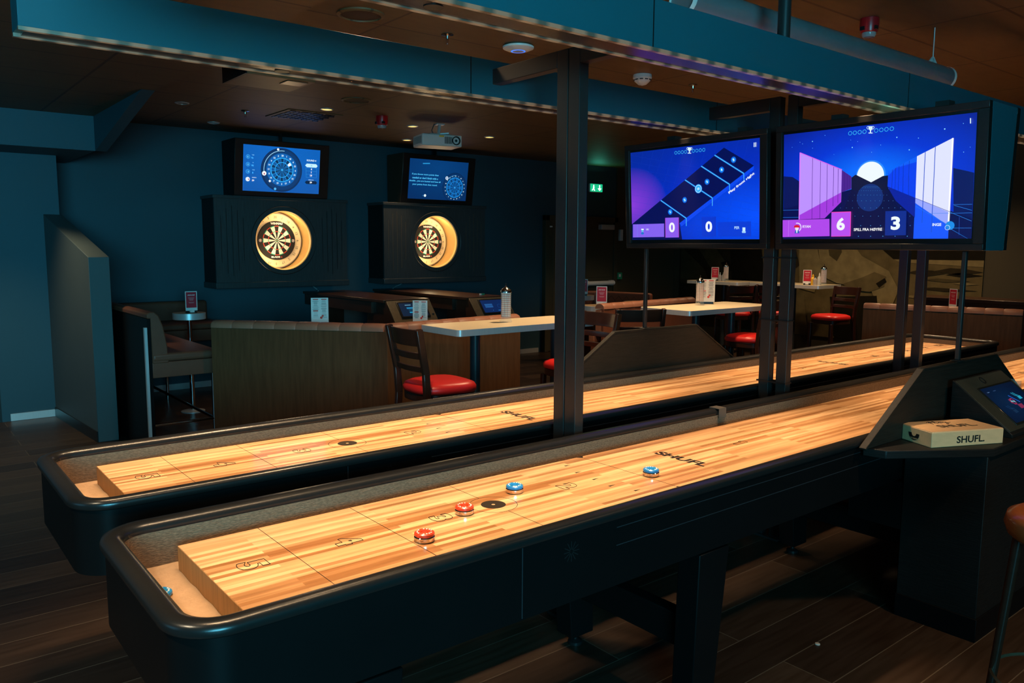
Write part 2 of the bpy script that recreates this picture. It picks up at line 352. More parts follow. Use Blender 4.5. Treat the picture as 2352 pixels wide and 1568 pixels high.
# ================================================================== the room
CE = 2.88
struct(MB().box(-4.1, 11.2, -4.1, 9.4, -0.1, 0).build('floor', floor_m))
struct(MB().box(-4.1, 11.2, -4.1, 9.4, CE, CE+0.1).build('ceiling', ceil_m))
struct(MB().box(-4.1, 11.2, 9.2, 9.35, 0, CE).build('wall_back', wall_m))
struct(MB().box(11.0, 11.15, -4.1, 9.2, 0, CE).build('wall_right', olive_m))
def wall_with_window(name, win, a0, a1, w0, w1, z0, z1, axis, pos):
    mb = MB()
    for (p, q, u, v) in ((a0, w0, 0, CE), (w1, a1, 0, CE), (w0, w1, 0, z0), (w0, w1, z1, CE)):
        if axis == 'x': mb.box(p, q, pos-0.12, pos, u, v)
        else: mb.box(pos-0.12, pos, p, q, u, v)
    struct(mb.build(name, wall_m))
    t = MB(); fr = 0.05
    for (p, q, u, v) in ((w0, w0+fr, z0, z1), (w1-fr, w1, z0, z1), (w0, w1, z0, z0+fr), (w0, w1, z1-fr, z1), ((w0+w1)/2-0.02, (w0+w1)/2+0.02, z0, z1)):
        if axis == 'x': t.box(p, q, pos-0.08, pos-0.02, u, v)
        else: t.box(pos-0.08, pos-0.02, p, q, u, v)
    fo = t.build(win, black_p); struct(fo)
    g = MB()
    if axis == 'x': g.box(w0, w1, pos-0.055, pos-0.05, z0, z1)
    else: g.box(pos-0.055, pos-0.05, w0, w1, z0, z1)
    g.build('pane', glass_m, fo)
wall_with_window('wall_front', 'added_window_1', -4.1, 11.2, -3.2, 0.2, 0.7, 2.6, 'x', -4.0)  # unseen opening, added to go with the teal fill lamp
wall_with_window('wall_left', 'added_window_2', -4.0, 9.2, 1.8, 5.0, 0.8, 2.6, 'y', -4.0)  # unseen opening, added for the weaker fill lamp on the left
# wall block at the left with its bulkhead, the lowered ceiling and the sloping divider
o = MB().box(-4.0, 1.402, 8.45, 9.2, 0, 2.44).build('wall_left_block', wall_m); struct(o)
o = MB().box(0.905, 1.27, 8.44, 8.45, 0.002, 0.068).build('trim_1', brushed); struct(o)
struct(MB().box(1.9, 7.9, 9.185, 9.2, 0.002, 0.07).build('baseboard_back', brushed))
struct(MB().box(0.82, 0.838, 8.444, 8.45, 0, 2.44).build('trim_2', black_p))
b = MB(); b.prism([(-4.0, 2.42), (1.60, 2.42), (1.685, 2.72), (-4.0, 2.72)], 7.8, 9.2, 'Y'); struct(b.build('trim_3', wall_m))
b = MB(); b.prism([(7.8, 2.42), (7.8, 2.72), (6.2, 2.72)], 1.60, 1.69, 'X'); struct(b.build('trim_4', wall_m))
struct(MB().box(-4.0, 1.685, 3.25, 9.2, 2.715, 2.88).build('ceiling_lowered', ceil_m))
b = MB(); b.add([(1.36, 7.1, 0), (1.515, 7.1, 0), (1.515, 7.1, 1.513), (1.36, 7.1, 1.513), (1.27, 8.45, 0), (1.42, 8.45, 0), (1.42, 8.45, 1.885), (1.27, 8.45, 1.885)],
    [(0, 1, 2, 3), (4, 7, 6, 5), (0, 3, 7, 4), (1, 5, 6, 2), (3, 2, 6, 7), (0, 4, 5, 1)])
o = b.build('wall_divider', divider_m, bevel=0.004); struct(o)
b = MB(); b.add([(1.352, 7.1, 0), (1.36, 7.1, 0), (1.36, 7.1, 0.09), (1.352, 7.1, 0.09), (1.262, 8.44, 0), (1.27, 8.44, 0), (1.27, 8.44, 0.09), (1.262, 8.44, 0.09)],
    [(0, 1, 2, 3), (4, 7, 6, 5), (0, 3, 7, 4), (1, 5, 6, 2), (3, 2, 6, 7), (0, 4, 5, 1)])
struct(b.build('baseboard_divider', black_p))
# door in the back wall
d = MB(); d.box(8.05, 8.74, 9.15, 9.19, 0.01, 2.0).build('door_1', olive_m); dd = bpy.data.objects['door_1']; struct(dd)
d = MB(); d.box(8.76, 9.45, 9.15, 9.19, 0.01, 2.0); d2 = d.build('door_2', olive_m); struct(d2)
for dr, xa, xb in ((dd, 8.05, 8.74), (d2, 8.76, 9.45)):
    MB().box(xa+0.09, xb-0.09, 9.146, 9.15, 1.12, 1.90).build('door_panel', olive_m, dr, bevel=0.003)
    MB().box(xa+0.09, xb-0.09, 9.146, 9.15, 0.2, 0.98).build('door_panel', olive_m, dr, bevel=0.003)
MB().tube([(8.80, 9.09, 1.03), (9.42, 9.09, 1.03)], 0.036, 10).box(8.80, 8.86, 9.09, 9.15, 0.99, 1.07).box(9.36, 9.42, 9.09, 9.15, 0.99, 1.07).build('push_bar', white_m, d2)
MB().box(9.10, 9.40, 9.07, 9.148, 1.88, 1.96).build('door_closer', brushed, d2, bevel=0.008)
MB().box(8.07, 8.12, 9.14, 9.148, 1.90, 1.92).build('door_tag', white_m, dd)
f = MB()
for q in ((7.97, 8.05, 0, 2.08), (9.45, 9.53, 0, 2.08), (7.97, 9.53, 2.0, 2.08)): f.box(q[0], q[1], 9.12, 9.2, q[2], q[3])
struct(f.build('trim_5', olive_m, bevel=0.004))
# olive lining of the wall to the right of the door
struct(MB().box(9.54, 10.99, 9.17, 9.199, 0, 2.88).build('trim_6', olive_m))

# ------------------------------------------------------------------ mural on the right wall
MX = 10.985
mu = thing('wall_mural', 'huge sepia photo mural of people seated in a field on the far right wall', 'mural', (MX, 6.6, 1.0))
def fig(pts, i, k, name):
    MB().prism([(p[0], p[1]) for p in pts], MX-0.002*k-0.0015, MX-0.002*k, 'X').build(name, sepia(i), mu, world=True)
MB().box(MX-0.001, MX+0.012, 4.154, 9.02, 0.30, 2.5).build('backdrop', sepia(3), mu, world=True)
fig([(9.02, 0.3), (9.02, 2.5), (8.0, 2.5), (7.2, 0.3)], 1, 1, 'shaded_figure')
fig([(9.0, 1.0), (9.0, 1.62), (8.5, 1.25), (8.35, 0.95)], 2, 2, 'pale_cloth')
fig([(8.75, 1.75), (8.45, 1.8), (8.05, 1.35), (8.0, 1.05), (8.2, 1.0), (8.35, 1.25)], 2, 3, 'forearm')
fig([(8.16, 1.36), (8.02, 1.40), (7.9, 1.25), (8.06, 1.20)], 0, 4, 'bracelet')
fig([(8.0, 1.7), (7.35, 1.8), (7.0, 1.0), (7.3, 0.4), (7.9, 0.9)], 0, 5, 'dark_shirt')
fig([(7.42, 1.75), (7.22, 1.75), (6.95, 1.25), (6.75, 0.95), (6.9, 0.85), (7.3, 1.1)], 3, 6, 'bare_arm')
fig([(7.1, 1.8), (6.85, 1.8), (6.72, 1.35), (6.92, 1.2)], 1, 7, 'long_hair')
fig([(6.75, 1.75), (6.5, 1.8), (6.35, 1.3), (6.45, 0.95), (6.7, 1.0)], 4, 7, 'lace_sleeve')
fig([(6.45, 1.8), (6.0, 1.8), (5.75, 1.5), (5.35, 1.3), (5.2, 1.05), (5.3, 0.75), (5.45, 0.75), (5.6, 1.05), (6.1, 1.1), (6.35, 1.2)], 4, 8, 'loose_blouse')
fig([(6.3, 1.8), (6.1, 1.8), (6.05, 1.55), (6.12, 1.42), (6.24, 1.5)], 2, 9, 'neck')
fig([(6.26, 1.66), (6.08, 1.66), (6.04, 1.78), (6.3, 1.78)], 3, 10, 'chin')
fig([(5.72, 1.2), (5.55, 1.28), (5.38, 1.22), (5.40, 1.08), (5.6, 1.0), (5.95, 1.02), (6.0, 1.1)], 3, 10, 'folded_hand')
fig([(5.52, 1.12), (5.40, 1.20), (5.37, 1.15), (5.47, 1.06)], 0, 11, 'wristband')
fig([(6.6, 0.9), (6.35, 0.9), (6.1, 0.3), (6.5, 0.3)], 3, 9, 'bare_leg')
fig([(6.2, 0.9), (5.5, 0.95), (5.4, 0.3), (6.1, 0.3)], 0, 9, 'dark_skirt')
fig([(5.55, 1.66), (4.154, 1.6), (4.154, 1.47), (5.3, 1.46)], 0, 2, 'tree_line')
fig([(5.3, 1.46), (4.154, 1.46), (4.154, 1.38), (5.2, 1.42)], 4, 2, 'pale_field')
for (ya, yb, za, zb, i) in ((5.1, 4.6, 1.33, 1.24, 1), (4.75, 4.154, 1.36, 1.27, 1), (4.9, 4.3, 1.22, 1.17, 2), (5.0, 4.2, 1.10, 1.05, 1), (4.6, 4.154, 1.30, 1.24, 0), (4.5, 4.2, 1.18, 1.14, 4), (5.15, 4.8, 0.98, 0.94, 4)):
    fig([(ya, (za+zb)/2), ((ya*2+yb)/3, za), ((ya+yb*2)/3, za-0.01), (yb, (za+zb)/2), ((ya+yb)/2, zb)], i, 3, 'grass_patch')

# ------------------------------------------------------------------ ceiling fittings
def downlight(x, y, on, label, z=CE, spot=0, cone=75, col=WARM):
    t = thing('downlight', label, 'downlight', (x, y, z), 0, 'recessed ceiling downlights')
    MB().lathe([(0.062, 0), (0.062, -0.006), (0.050, -0.010), (0.047, 0)]).build('trim_ring', brushed, t)
    MB().lathe([(0.0001, -0.004), (0.047, -0.004), (0.047, -0.001)]).build('lens', glow('#FFD070', 2.2) if on else bronze, t)
    if spot:
        l = light('SPOT', 'downlight_lamp', (x, y, z-0.03), spot, col, (x, y, 0), spot_size=R(cone), spot_blend=0.8, shadow_soft_size=0.08)
downlight(3.435, 7.055, True, 'lit round downlight above the left dart lane, beside the square grille', spot=45)
downlight(4.609, 7.45, True, 'lit downlight between the red siren and the projector', spot=70)
downlight(5.15, 8.45, True, 'lit downlight closest to the right dart monitor, left of the projector', spot=45)
downlight(5.745, 7.593, True, 'lit downlight to the right of the projector', spot=70)
downlight(5.60, 4.60, True, 'lit downlight just in front of the far beam, beyond the small sprinkler', spot=150, cone=100)
downlight(4.20, 4.55, True, 'lit downlight partly hidden behind the nearest black post', spot=190, cone=110)
downlight(9.3, 6.0, True, 'added lit downlight, out of view above the tables by the mural', spot=130, cone=140)  # added where the beam hides it, brightens the mural side
downlight(9.6, 4.4, True, 'added lit downlight, out of view above the far right booth', spot=130, cone=140)  # second hidden lamp added to brighten the mural wall
downlight(6.3, 5.2, True, 'lit downlight above the middle table', spot=110)
downlight(2.289, 7.60, False, 'unlit downlight on the dark ceiling at the far left')
downlight(7.2, 3.35, True, 'added lit downlight, out of view above the far end of the second table', spot=90, cone=110)  # added out of view to warm the far right booth back
downlight(8.8, 7.6, True, 'added lit downlight, out of view in front of the exit door', spot=70, cone=100)  # added behind the left screen so the door shows up
downlight(3.15, 0.05, True, 'lit downlight on the near side of the near scoring console', spot=140, cone=105)
downlight(0.75, 7.35, True, 'lit downlight above the sloping divider at the far left', z=2.715, spot=110, cone=90, col=(1.0, 0.85, 0.5))
downlight(1.80, 3.32, True, 'added lit downlight, out of view just beyond the far beam, over the bent booth', spot=130, cone=130)  # added above the view to warm the bent booth front
downlight(-0.9, 1.9, True, 'added lit downlight, out of view over the floor left of the shuffleboard tables', spot=190, cone=110, col=(1.0, 0.82, 0.55))  # added outside the view to warm the dark floor at the left
downlight(2.90, 8.60, False, 'unlit downlight closest to the teal back wall')
def speaker(x, y, r, label):
    t = thing('ceiling_speaker', label, 'speaker', (x, y, CE), 0, 'round ceiling speakers')
    MB().lathe([(r, 0), (r, -0.008), (r*0.86, -0.014), (r*0.84, -0.006)], n=40).build('rim', ceil_m, t)
    MB().lathe([(0.0001, -0.010), (r*0.84, -0.006), (r*0.84, -0.001)], n=40).build('grille', mat('speaker_grille', (0.05, 0.03, 0.018), 0.7, bump=0.5, bscale=400), t)
speaker(2.20, 4.08, 0.13, 'large round brown speaker in the ceiling near the top of the photo')
speaker(3.42, 6.45, 0.13, 'round brown speaker in the ceiling beyond the far beam')
speaker(3.72, 4.45, 0.12, 'faint round speaker in the ceiling just right of the nearest black post')
def sprinkler(x, y, label):
    t = thing('sprinkler', label, 'sprinkler', (x, y, CE), 0, 'ceiling sprinklers')
    MB().lathe([(0.035, 0), (0.038, -0.006), (0.012, -0.012), (0.010, -0.03)], n=20).build('cover_plate', chrome, t)
    MB().bar((-0.008, 0, -0.03), (-0.004, 0, -0.055), 0.004, 0.004).bar((0.008, 0, -0.03), (0.004, 0, -0.055), 0.004, 0.004).lathe([(0.012, -0.055), (0.012, -0.058)], n=14).build('sprinkler_head', chrome, t)
sprinkler(2.80, 4.12, 'chrome sprinkler in the ceiling between the round speaker and the white access point')
sprinkler(5.126, 4.134, 'chrome sprinkler in the ceiling right of the white smoke detector')
sprinkler(2.883, 7.653, 'chrome sprinkler in the ceiling left of the square grille')
t = thing('wireless_access_point', 'white round access point with a blue light ring on the ceiling', 'access point', (3.30, 4.06, CE))
MB().lathe([(0.075, 0), (0.10, -0.010), (0.098, -0.020), (0.06, -0.036), (0.0001, -0.040)], n=40).build('case', white_m, t)
MB().lathe([(0.038, -0.0392), (0.046, -0.0375), (0.046, -0.034), (0.038, -0.034)], n=40).build('status_ring', glow('#3C78FF', 1.5), t)
t = thing('smoke_detector', 'white dome smoke detector on the ceiling right of the nearest post', 'smoke detector', (4.56, 4.15, CE))
MB().lathe([(0.068, 0), (0.070, -0.025), (0.062, -0.032), (0.058, -0.045), (0.030, -0.070), (0.0001, -0.078)], n=36).build('case', white_m, t)
b = MB()
for k in range(10):
    a = R(36*k); b.obox((0.061*math.cos(a), 0.061*math.sin(a), -0.038), ((-math.sin(a), math.cos(a), 0), (0, 0, 1), (math.cos(a), math.sin(a), 0)), (0.012, 0.003, 0.003))
b.build('vent_slots', black_p, t)
def siren(x, y, s, label):
    t = thing('fire_siren', label, 'fire alarm', (x, y, CE), 0, 'red ceiling fire sirens')
    MB().lathe([(0.058*s, 0), (0.060*s, -0.05*s), (0.052*s, -0.085*s), (0.045*s, -0.09*s)], n=32).build('siren_body', redp_m, t)
    MB().lathe([(0.044*s, -0.088*s), (0.044*s, -0.105*s), (0.036*s, -0.118*s), (0.0001, -0.122*s)], n=28).build('strobe_lens', clear_m, t)
    MB().box(-0.03*s, 0.0*s, -0.062*s, -0.050*s, -0.078*s, -0.055*s).box(-0.062*s, -0.05*s, 0.0, 0.03*s, -0.078*s, -0.055*s).build('sound_port', black_p, t)
siren(4.42, 2.35, 0.85, 'red fire siren on the ceiling at the upper right, above the big screen')
siren(4.039, 7.094, 1.0, 'red fire siren on the ceiling left of the projector')
t = thing('ceiling_grille', 'square black air grille in the ceiling above the left dart monitor', 'vent', (3.43, 7.55, CE))
MB().box(-0.28, 0.28, -0.28, 0.28, -0.008, 0).build('frame', ceil_m, t)
b = MB()
for i in range(8):
    for j in range(8):
        if (i+j) % 2 == 0: b.box(-0.24+i*0.06, -0.24+i*0.06+0.052, -0.24+j*0.06, -0.24+j*0.06+0.03, -0.016, -0.008)
        else: b.box(-0.24+i*0.06, -0.24+i*0.06+0.03, -0.24+j*0.06, -0.24+j*0.06+0.052, -0.013, -0.008)
b.build('blades', black_p, t)
t = thing('ceiling_unit', 'boxy ceiling unit with black side and amber lit underside behind the far beam', 'ceiling unit', (2.25, 5.45, CE))
MB().box(-0.24, 0.24, -0.17, 0.27, -0.15, 0).build('casing', mat('unit_brown', (0.16, 0.10, 0.045), 0.5), t, bevel=0.004)
MB().box(-0.249, -0.24, -0.17, 0.27, -0.15, 0).build('side_cover', black_p, t)
MB().box(0.05, 0.2, -0.14, 0.0, -0.156, -0.15).build('service_hatch', bronze, t, bevel=0.002)
# projector
pj = thing('projector', 'white projector hanging from the ceiling in front of the right dart monitor', 'projector', (4.70, 7.0, 2.637), R(-13)); pj.scale = (0.87, 0.87, 0.87)
MB().box(-0.26, 0.24, -0.0, 0.34, 0.0, 0.135).build('case', white_m, pj, bevel=0.012)
b = MB()
for i in range(9): b.box(0.02+i*0.011, 0.026+i*0.011, -0.003, 0.002, 0.03, 0.11)
b.build('front_vent', black_p, pj)
b = MB()
for i in range(16): b.box(-0.263, -0.258, 0.03+i*0.018, 0.038+i*0.018, 0.03, 0.11)
b.build('side_vent', mat('grey_vent', (0.3, 0.28, 0.26), 0.6), pj)
MB().lathe([(0.052, 0), (0.052, 0.012), (0.042, 0.014), (0.036, -0.004), (0.02, -0.008), (0.0001, -0.008)], c=(0.165, 0, 0.07), axis='Y', n=30).build('lens', black_p, pj)
MB().lathe([(0.018, 0.0), (0.016, 0.006), (0.0001, 0.010)], c=(0.165, 0.004, 0.07), axis='Y', n=20).build('lens_glass', mat('lens_glass', (0.02, 0.06, 0.06), 0.05, coat=1), pj)
MB().box(-0.05, 0.01, -0.003, 0.0, 0.105, 0.122).build('yellow_label', yellow_m, pj)
b = MB(); b.box(-0.12, 0.12, 0.08, 0.26, 0.137, 0.150).bar((0.0, 0.17, 0.15), (0.02, 0.17, 0.28), 0.03, 0.03).box(-0.03, 0.07, 0.13, 0.21, 0.265, 0.28).bar((-0.12, 0.12, 0.15), (0.12, 0.22, 0.17), 0.012, 0.012).bar((-0.12, 0.22, 0.15), (0.12, 0.12, 0.17), 0.012, 0.012)
b.build('mounting_bracket', brushed, pj)
MB().tube([(-0.05, 0.2, 0.15), (-0.07, 0.2, 0.20), (-0.05, 0.2, 0.25), (-0.04, 0.19, 0.28)], 0.006, 8).build('power_cable', black_p, pj)

# ------------------------------------------------------------------ beams over the tables
def dash_mat():
    m = bpy.data.materials.new('led_edge_strip'); m.use_nodes = True; nt = m.node_tree; N = nt.nodes; L = nt.links; b = N['Principled BSDF']
    b.inputs['Base Color'].default_value = (0.25, 0.2, 0.15, 1); b.inputs['Metallic'].default_value = 0.6; b.inputs['Roughness'].default_value = 0.35
    tc = N.new('ShaderNodeTexCoord'); wv = N.new('ShaderNodeTexWave'); wv.wave_type = 'BANDS'; wv.bands_direction = 'X'; wv.inputs['Scale'].default_value = 3.1; wv.inputs['Distortion'].default_value = 0.3
    L.new(tc.outputs['Object'], wv.inputs['Vector'])
    rp = N.new('ShaderNodeValToRGB'); L.new(wv.outputs['Fac'], rp.inputs[0]); e = rp.color_ramp.elements
    e[0].position = 0.1; e[0].color = (0.012, 0.008, 0.005, 1); e[1].position = 0.7; e[1].color = (0.12, 0.085, 0.05, 1)
    L.new(rp.outputs[0], b.inputs['Emission Color']); b.inputs['Emission Strength'].default_value = 1.0
    return m
dash = dash_mat()
def beam(y0, y1, x0, x1, label, seams, spots):
    t = thing('lighting_beam', label, 'beam', (x0, (y0+y1)/2, 2.28))
    yc = (y0+y1)/2; h = (y1-y0)/2; L = x1-x0
    MB().box(0, L, -h, h, 0.012, 0.172).build('beam_casing', beam_m, t, bevel=0.002)
    MB().box(0.02, L-0.02, -h+0.022, h-0.022, 0.004, 0.012).build('underside_panel', beam_under, t)
    for s in (-1, 1):
        MB().box(0.0, L, min(s*h, s*(h-0.018)), max(s*h, s*(h-0.018)), 0.0, 0.012).build('led_edge_strip', dash, t)
    for sx in seams: MB().box(sx-x0-0.0025, sx-x0+0.0025, -h-0.001, -h+0.001, 0.012, 0.172).build('panel_seam', black_p, t)
    for sx in spots: MB().lathe([(0.028, 0.004), (0.028, 0.0015), (0.0001, 0.0015)], c=(sx-x0, 0, 0), n=24).build('recessed_socket', black_p, t)
    return t
beam(1.885, 2.02, 0.41, 7.3, 'petrol blue beam with LED edges hanging over the near shuffleboard table', (0.9, 2.12, 3.95, 5.6), (1.28, 4.0))
beam(2.965, 3.09, 0.41, 7.3, 'petrol blue beam with LED edges hanging over the far shuffleboard table', (2.14, 3.9, 5.6), (1.29, 2.9))
t = thing('ceiling_hanger', 'dark round rod holding the near beam from the ceiling', 'hanger rod', (2.985, 1.95, 2.452))
MB().tube([(0, 0, 0), (0, 0, CE-2.452)], 0.026, 16).build('rod', steel_black, t)
t = thing('projection_screen_case', 'long grey rolled projection screen case hanging above the near beam', 'screen case', (2.9, 2.2, 2.62))
MB().tube([(-0.25, 0, 0), (2.14, 0, 0.0)], 0.062, 20).build('tube_casing', mat('grey_metal_case', (0.20, 0.20, 0.21), 0.4, 0.3), t)
MB().lathe([(0.064, -0.012), (0.066, 0.0), (0.066, 0.012)], c=(2.145, 0, 0), axis='X', n=24).build('end_cap', white_m, t)
MB().lathe([(0.064, -0.012), (0.066, 0.0), (0.066, 0.012)], c=(-0.25, 0, 0), axis='X', n=24).build('end_cap', white_m, t)
for xx in (0.1, 1.98):
    MB().bar((xx-0.04, 0, 0.06), (xx, 0.0, 0.09), 0.008, 0.02).bar((xx+0.04, 0.0, 0.06), (xx, 0.0, 0.09), 0.008, 0.02).tube([(xx, 0, 0.085), (xx, 0, 0.26)], 0.003, 6).build('hanging_bracket', white_m, t)

# ------------------------------------------------------------------ posts between the tables
def post(x, profs, label, top=2.415):
    t = thing('steel_post', label, 'post', (x, 2.47, 0), 0)
    for (a, b) in profs:
        MB().box(0, 0.05, a-2.47, b-2.47, 0, top).build('upright', steel_black, t, bevel=0.003)
    MB().box(-0.02, 0.07, profs[0][0]-2.475, profs[-1][1]-2.465, 0, 0.012).build('foot_plate', steel_black, t)
    for (ya, yb) in ((1.98, profs[0][0]-0.001), (profs[-1][1]+0.001, 3.0)):
        MB().box(0, 0.05, ya-2.47, yb-2.47, top-0.068, top).build('cross_arm', steel_black, t, bevel=0.003)
    return t
p1 = post(2.262, ((2.393, 2.458), (2.463, 2.528)), 'nearest black steel double post between the two shuffleboard tables')
p2 = post(3.83, ((2.397, 2.458), (2.503, 2.566)), 'middle black steel twin post between the two big screens')
p3 = post(5.39, ((2.392, 2.450), (2.508, 2.565)), 'farthest pair of black steel uprights seen under the big right screen')
for z in (0.88, 1.22, 1.56):
    MB().box(-0.006, 0.056, 2.395-2.47, 2.575-2.47, z, z+0.008).build('cable_tie', black_p, p2)

# ------------------------------------------------------------------ shuffleboard tables
TX = 3.87; TY = 1.958; HX = 3.455; HY = 0.391
def emblem(parent, x, s, zc=0.765, m=black_p):
    b = MB(); y = s*(HY-0.014)
    for r in (0.036, 0.026): b.lathe([(r-0.0018, -0.002*s), (r-0.0018, 0.0015*s), (r+0.0018, 0.0015*s), (r+0.0018, -0.002*s)], c=(x, y, zc), axis='Y', n=36)
    for k in range(12):
        a = R(30*k); b.obox((x+0.018*math.cos(a), y, zc+0.018*math.sin(a)), ((math.cos(a), 0, math.sin(a)), (0, 1, 0), (-math.sin(a), 0, math.cos(a))), (0.012, 0.0022, 0.0012))
    b.build('round_emblem', mat('emblem_gloss', (0.03, 0.03, 0.03), 0.25, 0.5), parent)
def table(label, mid=True):
    t = thing('shuffleboard_table', label, 'shuffleboard table', (TX, TY, 0), 0)
    out = rrect(HX-0.012, HY-0.012, 0.115, 10)
    MB().sweep(out, [(-0.03, 0.822), (0, 0.822), (0, 0.612), (-0.10, 0.612), (-0.10, 0.60), (0.0, 0.60)], True) if False else None
    sh = MB(); sh.sweep(out, [(-0.012, 0.824), (0, 0.824), (0, 0.615), (-0.03, 0.605), (-0.30, 0.605)])
    sh.box(-HX+0.15, HX-0.15, -HY+0.06, HY-0.06, 0.60, 0.61)
    sh.build('cabinet_body', black_m, t, smooth=50)
    rp = [(-0.056, 0.824), (-0.058, 0.836), (-0.050, 0.848), (-0.036, 0.853), (-0.016, 0.853), (-0.004, 0.848), (0.0, 0.838), (-0.001, 0.826), (-0.006, 0.821)]
    MB().sweep(rrect(HX, HY, 0.127, 10), rp, True).build('top_rail', rail_m, t, smooth=60)
    MB().sweep(rrect(HX-0.056, HY-0.056, 0.071, 10), [(0.012, 0.83), (0, 0.83), (0, 0.715)]).build('carpet_lining', carpet_m, t, smooth=60)
    g = MB(); g.prism([(p[0], p[1]) for p in rrect(HX-0.055, HY-0.055, 0.072, 10)], 0.70, 0.7235)
    go = g.build('gutter_felt', sand_m, t)
    # raised wave of felt where it meets the board
    for s in (-1, 1):
        b = MB(); n = 24; V = []; Fc = []
        for i in range(n+1):
            y = -0.30+0.60*i/n; a = 0.020+0.006*math.sin(i*1.7)+0.004*math.sin(i*3.9)
            V += [(s*3.268, y, 0.733+0.002*math.sin(i*1.3)), (s*(3.268+a), y, 0.7295), (s*(3.268+a+0.02), y, 0.7235)]
        for i in range(n):
            for j in (0, 1): k = i*3+j; Fc.append((k, k+1, k+4, k+3))
        b.add(V, Fc).build('felt_fold', sand_m, go)
    pf = MB().box(-3.267, 3.267, -0.254, 0.254, 0.7237, 0.80).build('playfield', [maple, maple_end], t, bevel=0.0025)
    for p in pf.data.polygons:
        if abs(p.normal.x) > 0.9: p.material_index = 1
    zt = 0.8003
    for s in (-1, 1):                       # s = -1: markings at the near end, 1: the same turned round
        def q(x, y): return (-s*(x-TX) if s == 1 else (x-TX), (-s*y if s == 1 else y), zt)
        ux = (0, -1, 0) if s == -1 else (0, 1, 0); uy = (1, 0, 0) if s == -1 else (-1, 0, 0)
        for xl in (0.8276, 1.1235, 2.1176):
            a = q(xl, 0); MB().box(a[0]-0.0009, a[0]+0.0009, -0.254, 0.254, zt-0.0002, zt).build('scoring_line', mark_m, pf)
        a = q(1.4999, 0); MB().box(a[0]-0.0009, a[0]+0.0009, -0.254, -0.077, zt-0.0002, zt).box(a[0]-0.0009, a[0]+0.0009, 0.077, 0.254, zt-0.0002, zt).build('scoring_line', mark_m, pf)
        MB().lathe([(0.0762, zt-0.0002), (0.0762, zt), (0.0778, zt), (0.0778, zt-0.0002)], c=(a[0], 0, 0), n=64).build('circle_line', mark_m, pf)
        b = MB(); b.lathe([(0.006, zt-0.0002), (0.006, zt), (0.040, zt), (0.040, zt-0.0002)], c=(a[0], 0, 0), n=40); b.build('bullseye_disc', mat('speckled_black_disc', (0.022, 0.016, 0.012), 0.6, var=0.95, vscale=260, spec=0.15), pf)
        for n_, xc, h in (('5', 0.716, 0.078), ('4', 0.986, 0.078), ('3', 1.300, 0.070), ('2', 1.822, 0.070), ('1', 2.812, 0.078)):
            b = MB()
            if n_ != '1': text(b, n_, q(xc, -0.002), ux, uy, h=h, w=0.056, bold=0.055, outline=0.0115)
            else:
                o1 = [(-8, -39), (10, -39), (10, 39), (-4, 39), (-20, 27), (-20, 12), (-8, 18)]; c1_ = Vector(q(xc, 0)); A1, B1 = Vector(ux), Vector(uy)
                for i1 in range(7): b.bar(c1_+A1*o1[i1][0]*.001+B1*o1[i1][1]*.001, c1_+A1*o1[(i1+1) % 7][0]*.001+B1*o1[(i1+1) % 7][1]*.001, 0.0016, 0.0006)
            b.build('number_marking', mark_m, pf)
        b = MB(); text(b, 'SHUFL', q(2.415, -0.012), ux, uy, h=0.052, w=0.245, bold=0.045); b.build('lettering', mark_m, pf)
        for yy in (-0.250, 0.250):
            c = q(2.1176, 0); sy = 1 if yy > 0 else -1
            MB().prism([(c[0]-0.02, sy*0.2535), (c[0]+0.02, sy*0.2535), (c[0], sy*0.232)], zt-0.0002, zt).build('triangle_mark', mark_m, pf)
        for dx, yy in ((0.10, 0.10), (0.07, 0.19), (0.11, 0.0), (0.12, -0.09), (0.09, -0.18)):
            c = q(2.1176-dx-0.05, yy); MB().prism([(c[0]-0.014, c[1]-0.005), (c[0]+0.016, c[1]), (c[0]-0.014, c[1]+0.005)], zt-0.0002, zt).build('arrow_mark', mark_m, pf)
    for s in (-1, 1):
        yf = s*(HY-0.012)
        for xs in (1.308-TX, TX-1.308):
            MB().box(xs-0.001, xs+0.001, min(yf, yf+s*0.0012), max(yf, yf+s*0.0012), 0.62, 0.822).build('body_seam', mat('seam_grey', (0.04, 0.04, 0.045), 0.4), t)
            emblem(t, xs+math.copysign(0.18, -xs), s)
            for xr in (xs,): MB().sweep([], []) if False else None
        for zz in (0.795, 0.74): MB().box(1.67-TX, TX-1.67, min(yf, yf+s*0.0015), max(yf, yf+s*0.0015), zz-0.0012, zz+0.0012).build('trim_groove', mat('groove_grey', (0.03, 0.03, 0.033), 0.35), t)
        for xb in (1.655, 2.20, 0.74): MB().lathe([(0.008, -0.001*s), (0.007, 0.003*s), (0.0001, 0.0045*s)], c=(xb-TX, s*(HY-0.013), 0.66 if xb > 1 else 0.657), axis='Y' if s == -1 else 'Y', n=16).build('bolt_head', chrome, t)
        if s > 0: MB().box(3.10-TX, 3.155-TX, s*(HY-0.035)-0.028, s*(HY-0.035)+0.028, 0.8535, 0.8565).box(3.10-TX, 3.155-TX, s*(HY-0.065)-0.001, s*(HY-0.065)+0.001, 0.81, 0.856).build('rail_clip', mat('clip_grey', (0.09, 0.075, 0.06), 0.5), t)
